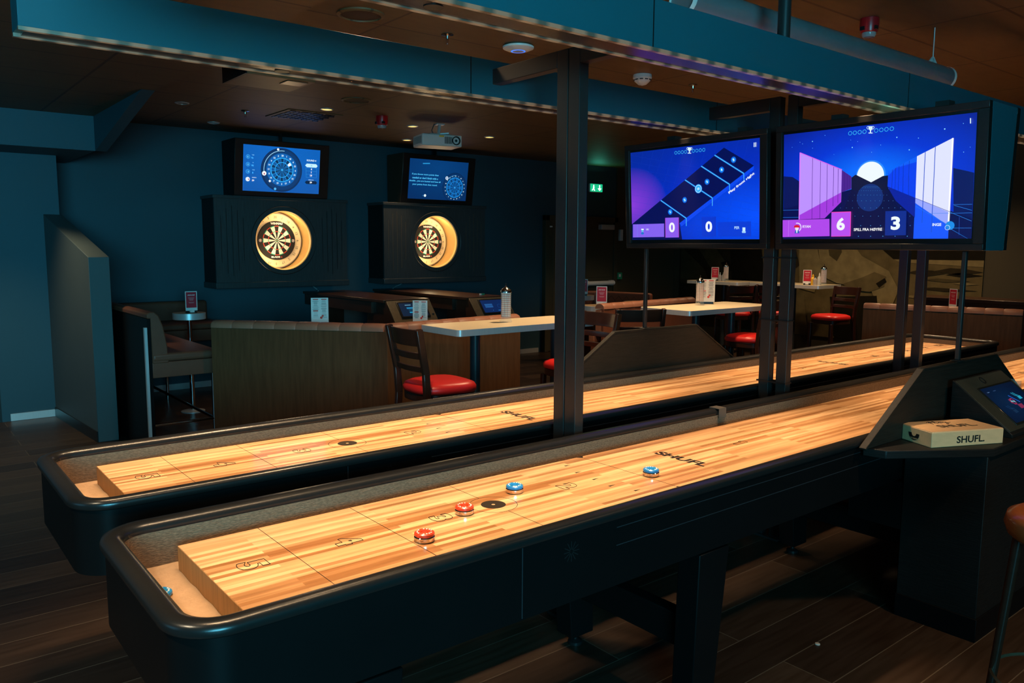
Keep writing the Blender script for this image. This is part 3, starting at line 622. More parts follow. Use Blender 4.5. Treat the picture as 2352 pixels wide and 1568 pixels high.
    for xl in (0.86, 2.155, 3.75, 5.60, 6.88):
        for s in ((1,) if xl == 3.75 and mid else (-1, 1)):
            b = MB(); b.add([(xl-TX-0.08, s*0.33-0.045, 0.605), (xl-TX+0.08, s*0.33-0.045, 0.605), (xl-TX+0.08, s*0.33+0.045, 0.605), (xl-TX-0.08, s*0.33+0.045, 0.605),
                             (xl-TX-0.06, s*0.30-0.045, 0.05), (xl-TX+0.06, s*0.30-0.045, 0.05), (xl-TX+0.06, s*0.30+0.045, 0.05), (xl-TX-0.06, s*0.30+0.045, 0.05)],
                            [(0, 3, 2, 1), (4, 5, 6, 7), (0, 1, 5, 4), (1, 2, 6, 5), (2, 3, 7, 6), (3, 0, 4, 7)])
            lg = b.build('leg', black_m, t, bevel=0.004)
            MB().lathe([(0.03, 0), (0.03, 0.012), (0.01, 0.02), (0.01, 0.055)], c=(xl-TX, s*0.30, 0), n=16).build('levelling_foot', black_p, lg)
        MB().box(xl-TX-0.03, xl-TX+0.03, -0.26, 0.26, 0.22, 0.34).build('cross_brace', black_m, t, bevel=0.004)
    return t
nt_ = table('nearest long shuffleboard table with three pucks by its bullseye')
ft_ = dup(nt_, loc=(TX, TY+1.002, 0), label='second shuffleboard table, behind the black posts and without pucks')
for c in kids(ft_):
    if c.name.startswith('leg') and c.data.vertices[0].co.y > 0 and abs(c.data.vertices[0].co.x+0.08-(3.75-TX)) < 0.02: c.location.y = -0.60

# pucks
def puck(x, y, z, cap, label, tilt=0):
    t = thing('shuffleboard_puck', label, 'puck', (x, y, z), rnd.uniform(0, 6), 'weighted shuffleboard pucks')
    MB().lathe([(0.024, 0), (0.0285, 0.002), (0.0295, 0.006), (0.0295, 0.013), (0.0280, 0.0150)], n=40).build('chrome_base', mat('puck_chrome', (0.80, 0.72, 0.66), 0.10, 1.0, var=0.02), t)
    c = MB().lathe([(0.0272, 0.0150), (0.0290, 0.018), (0.0282, 0.0235), (0.0245, 0.0262), (0.0165, 0.0262), (0.0125, 0.0245), (0.0110, 0.0215), (0.0001, 0.0215)], n=40).build('coloured_cap', cap, t)
    b = MB()
    for k in range(15):
        if k % 5 == 4: continue
        a = R(24*k); b.lathe([(0.0024, 0.0262), (0.0021, 0.0268), (0.0001, 0.0269)], c=(0.0205*math.cos(a), 0.0205*math.sin(a), 0), n=10)
    b.build('white_dots', mat('puck_white', (0.9, 0.88, 0.84), 0.4), c)
    if tilt: t.rotation_euler = (R(tilt), 0, 0)
puck(1.157, 1.827, 0.8008, puck_red, 'red capped puck nearest the camera on the line between 4 and 3')
puck(1.377, 1.944, 0.8008, puck_red, 'red capped puck touching the number 3 beside the black bullseye disc')
puck(1.634, 2.016, 0.8008, puck_blue, 'blue capped puck just beyond the black bullseye disc')
puck(2.146, 1.866, 0.8008, puck_blue, 'blue capped puck near the dark table lettering')
puck(0.514, 2.056, 0.7240, puck_blue, 'blue capped puck lying on the tan felt in the end gutter')

# ------------------------------------------------------------------ consoles beside the tables
CX = 3.855
def console(sgn, y_face, label, full):
    """sgn -1: stands on the near side of its table, +1 mirrored on the far side; y measured from the table edge outward"""
    Y = lambda d: y_face+sgn*d
    t = thing('scoring_console', label, 'console', (CX, Y(0.16), 0))
    def yb(a, b): return (min(Y(a), Y(b)), max(Y(a), Y(b)))
    bx = MB().box(CX-0.40, CX+0.40, *yb(0.002, 0.33), 0.0, 0.785).build('console_body', black_wood, t, world=True, bevel=0.003)
    MB().box(CX-0.406, CX+0.406, *yb(0.0, 0.336), 0.0, 0.10).build('plinth', black_m, t, world=True, bevel=0.002)
    MB().box(CX-0.40, CX+0.40, *yb(-0.24, 0.0), 0.39, 0.60).build('under_table_box', black_m, t, world=True)
    sh = [(CX-0.78, Y(0.005)), (CX-0.757, Y(0.09)), (CX-0.38, Y(0.343)), (CX+0.38, Y(0.343)), (CX+0.757, Y(0.09)), (CX+0.78, Y(0.005))]
    MB().prism(sh, 0.785, 0.82).build('shelf', black_wood, t, world=True, bevel=0.004)
    a, b_ = yb(0.010, 0.034)
    MB().prism([(CX-0.815, 0.8205), (CX-0.35, 1.10), (CX+0.43, 1.10), (CX+0.895, 0.8205)], a, b_, 'Y').build('back_panel', black_woodx, t, world=True, bevel=0.004)
    for (p, q) in (((CX-0.815, 0.8215), (CX-0.35, 1.101)), ((CX-0.35, 1.1015), (CX+0.43, 1.1015)), ((CX+0.43, 1.101), (CX+0.895, 0.8215))):
        e = 0.006; MB().bar((p[0], Y(0.022), p[1]), (q[0], Y(0.022), q[1]), 0.030, 0.010).build('edge_trim', black_woodx, t, world=True, bevel=0.002)
    # sloping tablet wedge
    x0, x1 = CX-0.13, CX+0.39
    w_ = MB().prism([(Y(0.005+0.06), 0.8205), (Y(0.32), 0.8205), (Y(0.32), 0.835), (Y(0.07), 1.035), (Y(0.065), 1.035)], x0, x1, 'X').build('tablet_wedge', black_wood, t, world=True, bevel=0.002)
    p0 = Vector((x0, Y(0.32), 0.835)); p1_ = Vector((x0, Y(0.07), 1.035)); uy = (p1_-p0).normalized(); ux = Vector((1, 0, 0)) if sgn < 0 else Vector((-1, 0, 0))
    nn = ux.cross(uy)
    if full:
        c = p0+uy*0.142+Vector((0.30, 0, 0))+nn*0.003
        MB().obox(p0+uy*0.165+Vector((0.26, 0, 0))+nn*0.001, (ux, uy, nn), (0.255, 0.150, 0.0015)).build('wedge_face', mat('olive_black_face', (0.042, 0.040, 0.028), 0.38, var=0.2, vscale=30), w_, world=True, bevel=0.001)
        tb = MB().obox(c, (ux, uy, nn), (0.190, 0.110, 0.0035)).build('tablet', mat('tablet_black', (0.015, 0.016, 0.013), 0.15), w_, world=True, bevel=0.003)
        S = Screen(c-ux*0.180-uy*0.100+nn*0.0038, ux, uy, 0.36, 0.20, [(0, 0), (100, 0), (100, 100), (0, 100)])
        panel_quad(S, gradient_screen('tablet_blue', [(0.0, '#050A1E'), (0.5, '#04142E'), (1.0, '#06203F')], (0.35, 0.5), (0.9, 0.9)), 'tablet_screen', tb)
        for r_, cc in ((0, '#7A2848'),): S.poly([(40, 42), (52, 42), (52, 60), (63, 60), (63, 72), (50, 72), (50, 54), (40, 54)], cc)
        S.line((51, 33), (64, 56), 0.006, '#1F5CC8'); S.circ(48, 50, 0.019, '#9C2C50'); S.circ(48, 50, 0.013, '#1A1838'); S.text('SHUFL', 48, 50, 0.010, '#7FE0F0', ang=-10)
        for dx in (0, 5):
            S.line((64+dx, 28), (68+dx, 36), 0.003, '#2FB8D8'); S.line((68+dx, 36), (72+dx, 40), 0.003, '#2FB8D8')
            S.line((17+dx, 56), (21+dx, 64), 0.002, '#173C66'); S.line((21+dx, 64), (27+dx, 68), 0.002, '#173C66')
        for k in range(3): S.rect(71, 41+k*3, 80, 43+k*3, '#2FB8D8'); S.rect(24, 70+k*3, 33, 72+k*3, '#14304E')
        S.text('2 players', 11, 13, 0.006, '#5F7FA8'); S.text('new game', 30, 13, 0.005, '#32507A')
        for k in range(4): S.ring(50+k*12, 86, 0.011, 0.0012, '#5A7A68', 0, 360, 20); S.rect(48+k*12, 82, 52+k*12, 89, '#3E5A50')
        S.build('tablet_picture', tb)
        m_ = MB().lathe([(0.020, -0.002), (0.020, 0.0006), (0.015, 0.0006), (0.015, -0.004), (0.0001, -0.004)], n=28)
        o = m_.build('finger_hole', black_p, w_); q = root_matrix(w_).inverted() @ Matrix((ux, uy, nn)).transposed().to_4x4(); 
        o.matrix_basis = root_matrix(w_).inverted() @ (Matrix.Translation(p0+uy*0.286+Vector((0.24, 0, 0))+nn*0.0035) @ Matrix((ux, uy, nn)).transposed().to_4x4())
    return t
console(-1, TY-HY, 'black oak scoring console with a lit tablet beside the near table', True)
console(1, TY+1.002+HY, 'dark scoring console seen from behind, on the far side of the second table', False)
def screen_pole(x, y, label):
    t = thing('screen_pole', label, 'pole', (x, y, 1.1075), 0, 'slim poles under the big screens')
    MB().box(-0.011, 0.011, -0.010, 0.010, 0.004, 0.500).build('tube', steel_black, t, bevel=0.003)
    MB().box(-0.028, 0.028, -0.022, 0.022, 0, 0.004).build('base_plate', steel_black, t, bevel=0.002)
screen_pole(CX+0.01, TY-HY-0.024, 'slim black pole rising from the near console to the big screen')
screen_pole(CX-0.07, TY+1.002+HY+0.024, 'slim black pole rising from the far console to the smaller screen')

# game box on the near console
gb = thing('game_box', 'pale pine SHUFL box lying on the near console shelf', 'box', (3.283, 1.386, 0.8205))
P = [Vector((3.283, 1.386, 0)), Vector((3.607, 1.241, 0))]; ux = (P[1]-P[0]).normalized(); uy = Vector((-ux.y, ux.x, 0)); LB, WB, HB = 0.355, 0.185, 0.062
c = P[0]+ux*LB/2+uy*WB/2+Vector((0, 0, 0.8205))
MB().obox(c+Vector((0, 0, HB/2)), (ux, uy, (0, 0, 1)), (LB/2, WB/2, HB/2)).build('box_body', pine, gb, world=True, bevel=0.002)
MB().obox(c+Vector((0, 0, HB+0.001)), (ux, uy, (0, 0, 1)), (LB/2-0.002, WB/2-0.002, 0.0014)).build('sliding_lid', pine, gb, world=True, bevel=0.001)
b = MB(); text(b, 'SHUFL.', P[0]+ux*LB*0.54-uy*0.0006+Vector((0, 0, 0.8205+HB*0.44)), ux, (0, 0, 1), h=0.029, w=0.138, bold=0.02)
text(b, 'SHUFL.', c+ux*0.018-uy*0.012+Vector((0, 0, HB+0.0032)), ux, uy, h=0.040, w=0.185, bold=0.02)
b.build('lettering', ink_m if False else mat('black_print', (0.01, 0.01, 0.01), 0.5), gb, world=True)
def script(mb, strokes, c, ux, uy, k, wd):
    n = ux.cross(uy)
    for st in strokes: mb.tube([c+ux*p[0]*k+uy*p[1]*k for p in st], wd, 5)
b = MB(); play = [[(-4.2, 1.4), (-3.2, 2.2), (-2.3, 1.8), (-2.8, 0.9), (-3.8, 1.0)], [(-3.1, 2.1), (-3.7, -0.9)], [(-2.2, 0.2), (-1.4, 1.2), (-1.2, 2.4), (-1.6, 2.3), (-1.7, 0.5), (-1.2, 0.0), (-0.6, 0.6)], [(0.4, 0.9), (-0.3, 1.0), (-0.6, 0.3), (0.0, 0.0), (0.5, 0.9), (0.5, 0.1), (1.2, 0.5)], [(1.2, 1.0), (1.2, 0.2), (1.8, 0.1), (2.2, 1.0)], [(2.2, 1.0), (1.9, -0.9), (1.2, -1.4), (1.0, -0.8), (2.4, 0.1), (3.6, 0.4)]]
script(b, play, c+uy*0.040-ux*0.01+Vector((0, 0, HB+0.003)), ux, uy, 0.014, 0.0012); b.build('script_lettering', MATS['black_print'], gb, world=True)
b = MB(); e0 = P[0]+uy*WB*0.52-ux*0.0008+Vector((0, 0, 0.8205+0.040)); n = 14; V = []
for i in range(n+1):
    a = R(180+180*i/n)
    for rr in (0.013, 0.030): V.append(e0-uy*(rr*math.cos(a)*1.0)+Vector((0, 0, rr*math.sin(a))))
b.add(V, [(2*i, 2*i+1, 2*i+3, 2*i+2) for i in range(n)]).build('arc_logo', MATS['black_print'], gb, world=True)
b = MB(); text(b, 'THE CURVE', e0-ux*0.0008+Vector((0, 0, -0.022)), -uy, (0, 0, 1), h=0.006, bold=0.03); text(b, 'SHUFL', e0-ux*0.0008+Vector((0, 0, -0.006)), -uy, (0, 0, 1), h=0.004); b.build('logo_lettering', pine, gb, world=True)
t = thing('drinking_glass', 'clear empty glass behind the tablet on the near console', 'glass', (CX+0.47, TY-HY-0.10, 0.8205))
MB().lathe([(0.0001, 0.004), (0.030, 0.004), (0.036, 0.16), (0.039, 0.16), (0.033, 0.0), (0.0001, 0.0)], n=28).build('glass_wall', glass_m, t)

# ------------------------------------------------------------------ big screens over the tables
def big_tv(yr, yl, zt, label, art, cn):
    t = thing('overhead_screen', label, 'screen', (CX, (yr+yl)/2, 1.61))
    xb0, xb1, xt0, xt1 = CX-0.125, CX+0.125, CX-0.165, CX+0.165; z0, z1 = 1.61, zt; yc = (yr+yl)/2
    V = []
    for y in ((yr, yl-0.05) if art == 2 else (yr+0.10, yl)): V += [(xb0+0.03, y, z0), (xb1-0.03, y, z0), (xt1-0.03, y, z1), (xt0+0.03, y, z1)]
    MB().add(V, [(0, 1, 2, 3), (4, 7, 6, 5), (0, 4, 5, 1), (1, 5, 6, 2), (2, 6, 7, 3), (3, 7, 4, 0)]).build('housing', beam_m if art == 2 else steel_black, t, world=True, bevel=0.003)  # right housing is black; teal light painted in with the beam colour
    for s in (-1, 1):
        uy = Vector((xt0-xb0, 0, z1-z0)) if s < 0 else Vector((xt1-xb1, 0, z1-z0)); H = uy.length; uy.normalize()
        ux = Vector((0, -1, 0)) if s < 0 else Vector((0, 1, 0)); nn = ux.cross(uy); W = yl-yr
        o = Vector((xb0 if s < 0 else xb1, yl if s < 0 else yr, z0)); bw = 0.032
        f = MB()
        def fr(a, b, c_, d_, dep, back=0.03):
            f.obox(o+ux*(a+b)/2+uy*(c_+d_)/2-nn*(back-dep)/2, (ux, uy, nn), ((b-a)/2, (d_-c_)/2, (back+dep)/2))
        fr(0, W, 0, 0.030, 0.004); fr(0, W, H-0.030, H, 0.004); fr(0, bw, 0.03, H-0.03, 0.004); fr(W-bw-0.012, W, 0.03, H-0.03, 0.004)
        f.build('outer_frame', mat('tv_frame_black', (0.014, 0.012, 0.011), 0.3), t, world=True, bevel=0.002)
        a, b2, c2, d2 = bw, W-bw-0.012, 0.03, H-0.03
        MB().obox(o+ux*(a+b2)/2+uy*(c2+d2)/2-nn*0.017, (ux, uy, nn), ((b2-a)/2, (d2-c2)/2, 0.010)).build('tv_bezel', mat('tv_bezel_black', (0.006, 0.006, 0.006), 0.2), t, world=True)
        S = Screen(o+ux*(a+0.008)+uy*(c2+0.022)-nn*0.0068, ux, uy, b2-a-0.016, d2-c2-0.036, cn if s < 0 else [(0, 0), (100, 0), (100, 100), (0, 100)])
        bg = gradient_screen('night_blue', [(0.0, '#04125A'), (0.25, '#061E96'), (0.6, '#0636D8'), (0.85, '#0A6CFF'), (1.0, '#0A6CFF')], (0.5, 0.5), (1.0, 1.15)) if art == 2 else gradient_screen('deep_blue', [(0.0, '#0428A0'), (0.45, '#042CC0'), (1.0, '#0550FF')], (0.98, 0.22), (0.75, 1.0), glow2=((0.0, 0.40), (3.2, 2.3), '#8A3CDC'))
        sc_ = panel_quad(S, bg, 'screen_panel', t)
        if s < 0: (art_night if art == 2 else art_board)(S); S.build('screen_picture', sc_)
        MB().obox(o+ux*W/2+uy*0.016+nn*0.006, (ux, uy, nn), (0.16, 0.009, 0.004)).build('lower_lip', black_p, t, world=True)
    for q in (0.25, 0.75): MB().box(CX-0.03, CX+0.03, yr+(yl-yr)*q-0.03, yr+(yl-yr)*q+0.03, z1, 2.2805 if z1 < 2.27 else z1+0.01).build('roof_bracket', steel_black, t, world=True)
    return t
def trophy(S, x, y, k=1.0, m='#D8F4FF'):
    S.poly([(x-22*k, y-36*k), (x+22*k, y-36*k), (x+18*k, y-8*k), (x+6*k, y+6*k), (x+5*k, y+26*k), (x-5*k, y+26*k), (x-6*k, y+6*k), (x-18*k, y-8*k)], m)
    S.rect(x-20*k, y+26*k, x+20*k, y+34*k, m)
    S.ring(x-22*k, y-22*k, 0.0065, 0.002, m, 90, 290, 14); S.ring(x+22*k, y-22*k, 0.0065, 0.002, m, -110, 90, 14)
def art_night(S):
    # floor and hills
    S.poly([(43, 960), (43, 648), (130, 655), (192, 695), (192, 960)], '#06145A'); S.poly([(1690, 570), (1830, 600), (1893, 615), (1880, 1240), (1690, 1240)], '#05155E')
    S.poly([(40, 960), (700, 770), (890, 700), (1060, 770), (1870, 1050), (1862, 1240), (38, 1240)], '#030C50')
    for (x, y, r) in ((320, 317, 3), (706, 374, 3), (1140, 278, 3), (1260, 397, 3), (1607, 198, 3.4), (442, 260, 1.6), (982, 351, 1.6), (1350, 285, 2), (1790, 145, 1.6), (225, 340, 1.5), (200, 325, 1.5), (894, 420, 1.6), (1792, 418, 1.8), (125, 373, 1.5), (322, 381, 1.5), (1857, 371, 1.3), (692, 303, 1.3), (760, 318, 1.3), (530, 440, 1.3)):
        S.circ(x, y, 0.0009*r, '#90E0FF', 10)
    S.circ(885, 645, 0.073, '#2A8CFF'); S.circ(882, 645, 0.066, '#F0FAFF', 48)
    S.poly([(700, 660), (740, 632), (890, 705), (1005, 645), (1058, 640), (1058, 780), (700, 780)], '#06103C')
    S.poly([(700, 780), (1058, 780), (1330, 1240), (500, 1240)], '#030A44')
    S.circ(877, 850, 0.064, '#0C2C78', 40)
    # left wall of panels
    S.poly([(202, 422), (607, 583), (600, 890), (420, 1040), (192, 1055)], '#BE92FF')
    S.poly([(196, 1015), (600, 800), (600, 890), (440, 1045), (192, 1055)], '#A43CE0')
    for x, a, b in ((323, 470, 1050), (400, 501, 1050), (465, 527, 990), (527, 552, 930), (573, 570, 900)): S.line((x, a), (x-5, b), 0.0022, '#4A1A8C')
    S.line((203, 422), (194, 1055), 0.005, '#E27CFF'); S.line((202, 424), (606, 585), 0.004, '#D860F0')
    S.poly([(607, 588), (700, 650), (700, 765), (602, 800)], '#4A2090')
    for x in (632, 660, 684): S.line((x, 605+(x-632)*.7), (x, 790-(x-632)*.3), 0.0012, '#2A1470')
    # right wall
    S.poly([(1058, 600), (1338, 458), (1325, 860), (1050, 745)], '#0A40F0'); S.poly([(1058, 600), (1338, 458), (1338, 510), (1130, 570), (1060, 640)], '#1060F8')
    for x, a, b in ((1100, 585, 765), (1130, 570, 778), (1163, 550, 792), (1206, 528, 815), (1262, 500, 835)): S.line((x, a), (x-8, b), 0.0016, '#0626A8')
    S.poly([(1338, 458), (1690, 283), (1650, 990), (1322, 855)], '#E2E6FF'); S.poly([(1322, 855), (1650, 990), (1638, 1240), (1480, 1160), (1316, 940)], '#9AA8FF')
    S.poly([(1318, 900), (1645, 1120), (1638, 1240), (1300, 1240)], '#1858FF')
    S.poly([(1050, 745), (1322, 855), (1316, 1040), (1130, 880)], '#0820A0')
    for p, q_ in (((1419, 418), (1385, 1090)), ((1518, 368), (1476, 1180))): S.line(p, q_, 0.003, '#1E50D0')
    S.line((1689, 284), (1640, 1150), 0.007, '#FFFFFF'); S.line((1322, 855), (1655, 985), 0.0018, '#1030A0'); S.line((1050, 745), (1322, 855), 0.0012, '#0618A0')
    for p, q_ in (((1690, 918), (1875, 914)), ((1660, 1000), (1873, 996)), ((1650, 1140), (1866, 1140)), ((1700, 925), (1872, 972)), ((1650, 985), (1868, 1074)), ((1650, 1140), (1828, 1240)), ((42, 968), (192, 965)), ((40, 1036), (192, 1034)), ((1440, 1000), (1650, 998)), ((1322, 930), (1640, 1110))): S.line(p, q_, 0.0014, '#2A86F0')
    for k in range(11):                      # dotted floor
        for j in range(9):
            f = (j/8.0)**1.8; x = 890+(k-5)*(14+f*105); y = 745+f*470
            if 480 < x < 1320 and not (700 > x and y > 980): S.circ(x, y, 0.0008+0.0012*f, '#58B8F0', 8)
    # title row
    for x in (695, 740, 787, 834): S.ring(x, 240-(x-695)*0.11, 0.0085, 0.0024, '#36B4F0')
    for x in (948, 998, 1048, 1100): S.ring(x, 213-(x-948)*0.11, 0.0085, 0.0024, '#36B4F0')
    trophy(S, 893, 208, 0.98); S.rect(1864, 95, 1874, 146, '#E8FCFF')
    # score cards
    S.poly([(45, 1060), (495, 1050), (497, 1212), (45, 1220)], '#B048EC'); S.poly([(515, 988), (702, 983), (697, 1212), (512, 1214)], '#B850F0')
    S.line((515, 988), (702, 983), 0.003, '#FF40B0'); S.line((702, 983), (697, 1212), 0.003, '#FF40B0'); S.line((512, 1214), (697, 1212), 0.003, '#E040C0')
    S.line((104, 1062), (100, 1215), 0.0014, '#D890FF'); S.ring(185, 1128, 0.021, 0.005, '#E8D8FF', -60, 110, 20)
    S.poly([(160, 1185), (165, 1160), (182, 1150), (200, 1160), (206, 1185)], '#2060C0'); S.circ(182, 1138, 0.0105, '#F0E0F0'); S.poly([(152, 1130), (158, 1112), (180, 1105), (205, 1112), (212, 1130)], '#D81C2C'); S.poly([(174, 1150), (190, 1150), (186, 1180), (176, 1180)], '#E8F4FF')
    S.text('RYAN', 275, 1121, 0.013, '#F0E8FF', bold=0.03); S.text('6', 605, 1098, 0.062, '#F4F8FF', bold=0.04, w=0.043)
    S.text('SPILL FRA H\u00D8YRE', 866, 1150, 0.0135, '#FFFFFF', bold=0.02)
    S.poly([(1038, 978), (1243, 974), (1236, 1205), (1033, 1208)], '#0C2C90'); S.text('3', 1135, 1092, 0.062, '#F0FCFF', bold=0.04, w=0.043)
    S.poly([(1268, 1042), (1838, 1032), (1832, 1205), (1262, 1208)], '#143CB4') if False else None
    S.text('INGE', 1537, 1106, 0.013, '#E8F4FF', bold=0.03); S.circ(1665, 1115, 0.019, '#1C8CE8'); S.ring(1640, 1135, 0.010, 0.002, '#C8E8FF'); S.line((1757, 1035), (1752, 1205), 0.0012, '#2A60D8')
def art_board(S):
    for i in range(13): S.line((150+i*135, 350-i*18 if i < 12 else 140), (150+i*135-330, 1380), 0.0006, '#1440C8')
    for i in range(14): S.line((132, 380+i*80), (1775, 640+i*80), 0.0006, '#1238C0')
    S.poly([(160, 1225), (1315, 267), (1700, 480), (765, 1200), (800, 1405), (163, 1410)], '#020C54')
    S.poly([(765, 1200), (1700, 480), (1698, 530), (790, 1240)], '#0A48F0')
    for p, q_, r_ in (((1197, 360), (1572, 578), (1577, 680)), ((1030, 498), (1394, 715), (1396, 812)), ((827, 670), (1177, 885), (1178, 982)), ((523, 925), (850, 1140), (851, 1235))):
        S.line(p, q_, 0.010, '#0656D8'); S.line(p, q_, 0.0035, '#5CD8FF'); S.line(q_, r_, 0.003, '#5CD8FF')
    for n_, x, y in (('5', 1440, 413), ('4', 1290, 538), ('3', 1108, 688), ('2', 827, 915), ('1', 646, 1065)):
        S.circ(x, y, 0.017, '#0A60E0'); S.circ(x, y, 0.011, '#22A0F8'); S.text(n_, x, y, 0.014, '#E0FCFF', ang=30, bold=0.05)
    S.circ(1000, 775, 0.026, '#0A80F0'); S.circ(1000, 775, 0.021, '#30B0FF'); S.ring(1000, 775, 0.0205, 0.003, '#D0F8FF'); S.text('10', 1000, 775, 0.014, '#E8FCFF', ang=15, bold=0.04)
    S.text('Play from right', 1545, 700, 0.016, '#F0F8FF', ang=31, bold=0.035, w=0.19)
    for x in (708, 749, 790, 832): S.ring(x, 341-(x-708)*0.12, 0.0085, 0.0024, '#36B4F0')
    for x in (931, 974, 1018, 1062): S.ring(x, 314-(x-931)*0.12, 0.0085, 0.0024, '#36B4F0')
    trophy(S, 881, 310, 1.08); S.rect(1697, 197, 1707, 252, '#E8FCFF'); S.rect(1718, 194, 1728, 249, '#E8FCFF')
    S.poly([(178, 1225), (572, 1208), (575, 1372), (180, 1384)], '#8462F0'); S.line((235, 1224), (237, 1382), 0.0012, '#60A0F8')
    S.poly([(588, 1138), (755, 1130), (760, 1375), (594, 1380)], '#8C5CF0'); S.line((588, 1138), (594, 1380), 0.0024, '#D040D0'); S.line((755, 1130), (760, 1375), 0.0024, '#D040D0')
    S.text('0', 673, 1254, 0.058, '#F4F8FF', bold=0.04, w=0.044); S.text('UU', 363, 1283, 0.011, '#E8F0FF', bold=0.03)
    S.poly([(288, 1290), (314, 1290), (312, 1315), (290, 1315)], '#60C8E8'); S.poly([(280, 1330), (300, 1315), (322, 1330), (312, 1346), (290, 1346)], '#1C78D0'); S.rect(285, 1276, 316, 1290, '#F0FCFF')
    S.poly([(1050, 1118), (1232, 1112), (1235, 1358), (1055, 1362)], '#0A38D0'); S.text('0', 1142, 1237, 0.060, '#F0F8FF', bold=0.04, w=0.046)
    S.poly([(1255, 1180), (1680, 1165), (1684, 1350), (1258, 1358)], '#0A3CD8'); S.text('PER', 1500, 1245, 0.015, '#B8E0FF', bold=0.02)
    S.rect(1572, 1240, 1608, 1285, '#C8F0FF'); S.poly([(1562, 1292), (1588, 1280), (1618, 1292), (1610, 1308), (1570, 1308)], '#A8D8FF')
big_tv(1.418, 2.428, 2.235, 'large right hand screen with a glowing sun over blue hills above the near table', 2, [(45, 255), (1925, 38), (1862, 1240), (38, 1240)])
big_tv(2.480, 3.490, 2.235, 'smaller looking left hand screen with a tilted board picture above the far table', 1, [(130, 352), (1765, 137), (1780, 1383), (165, 1412)])

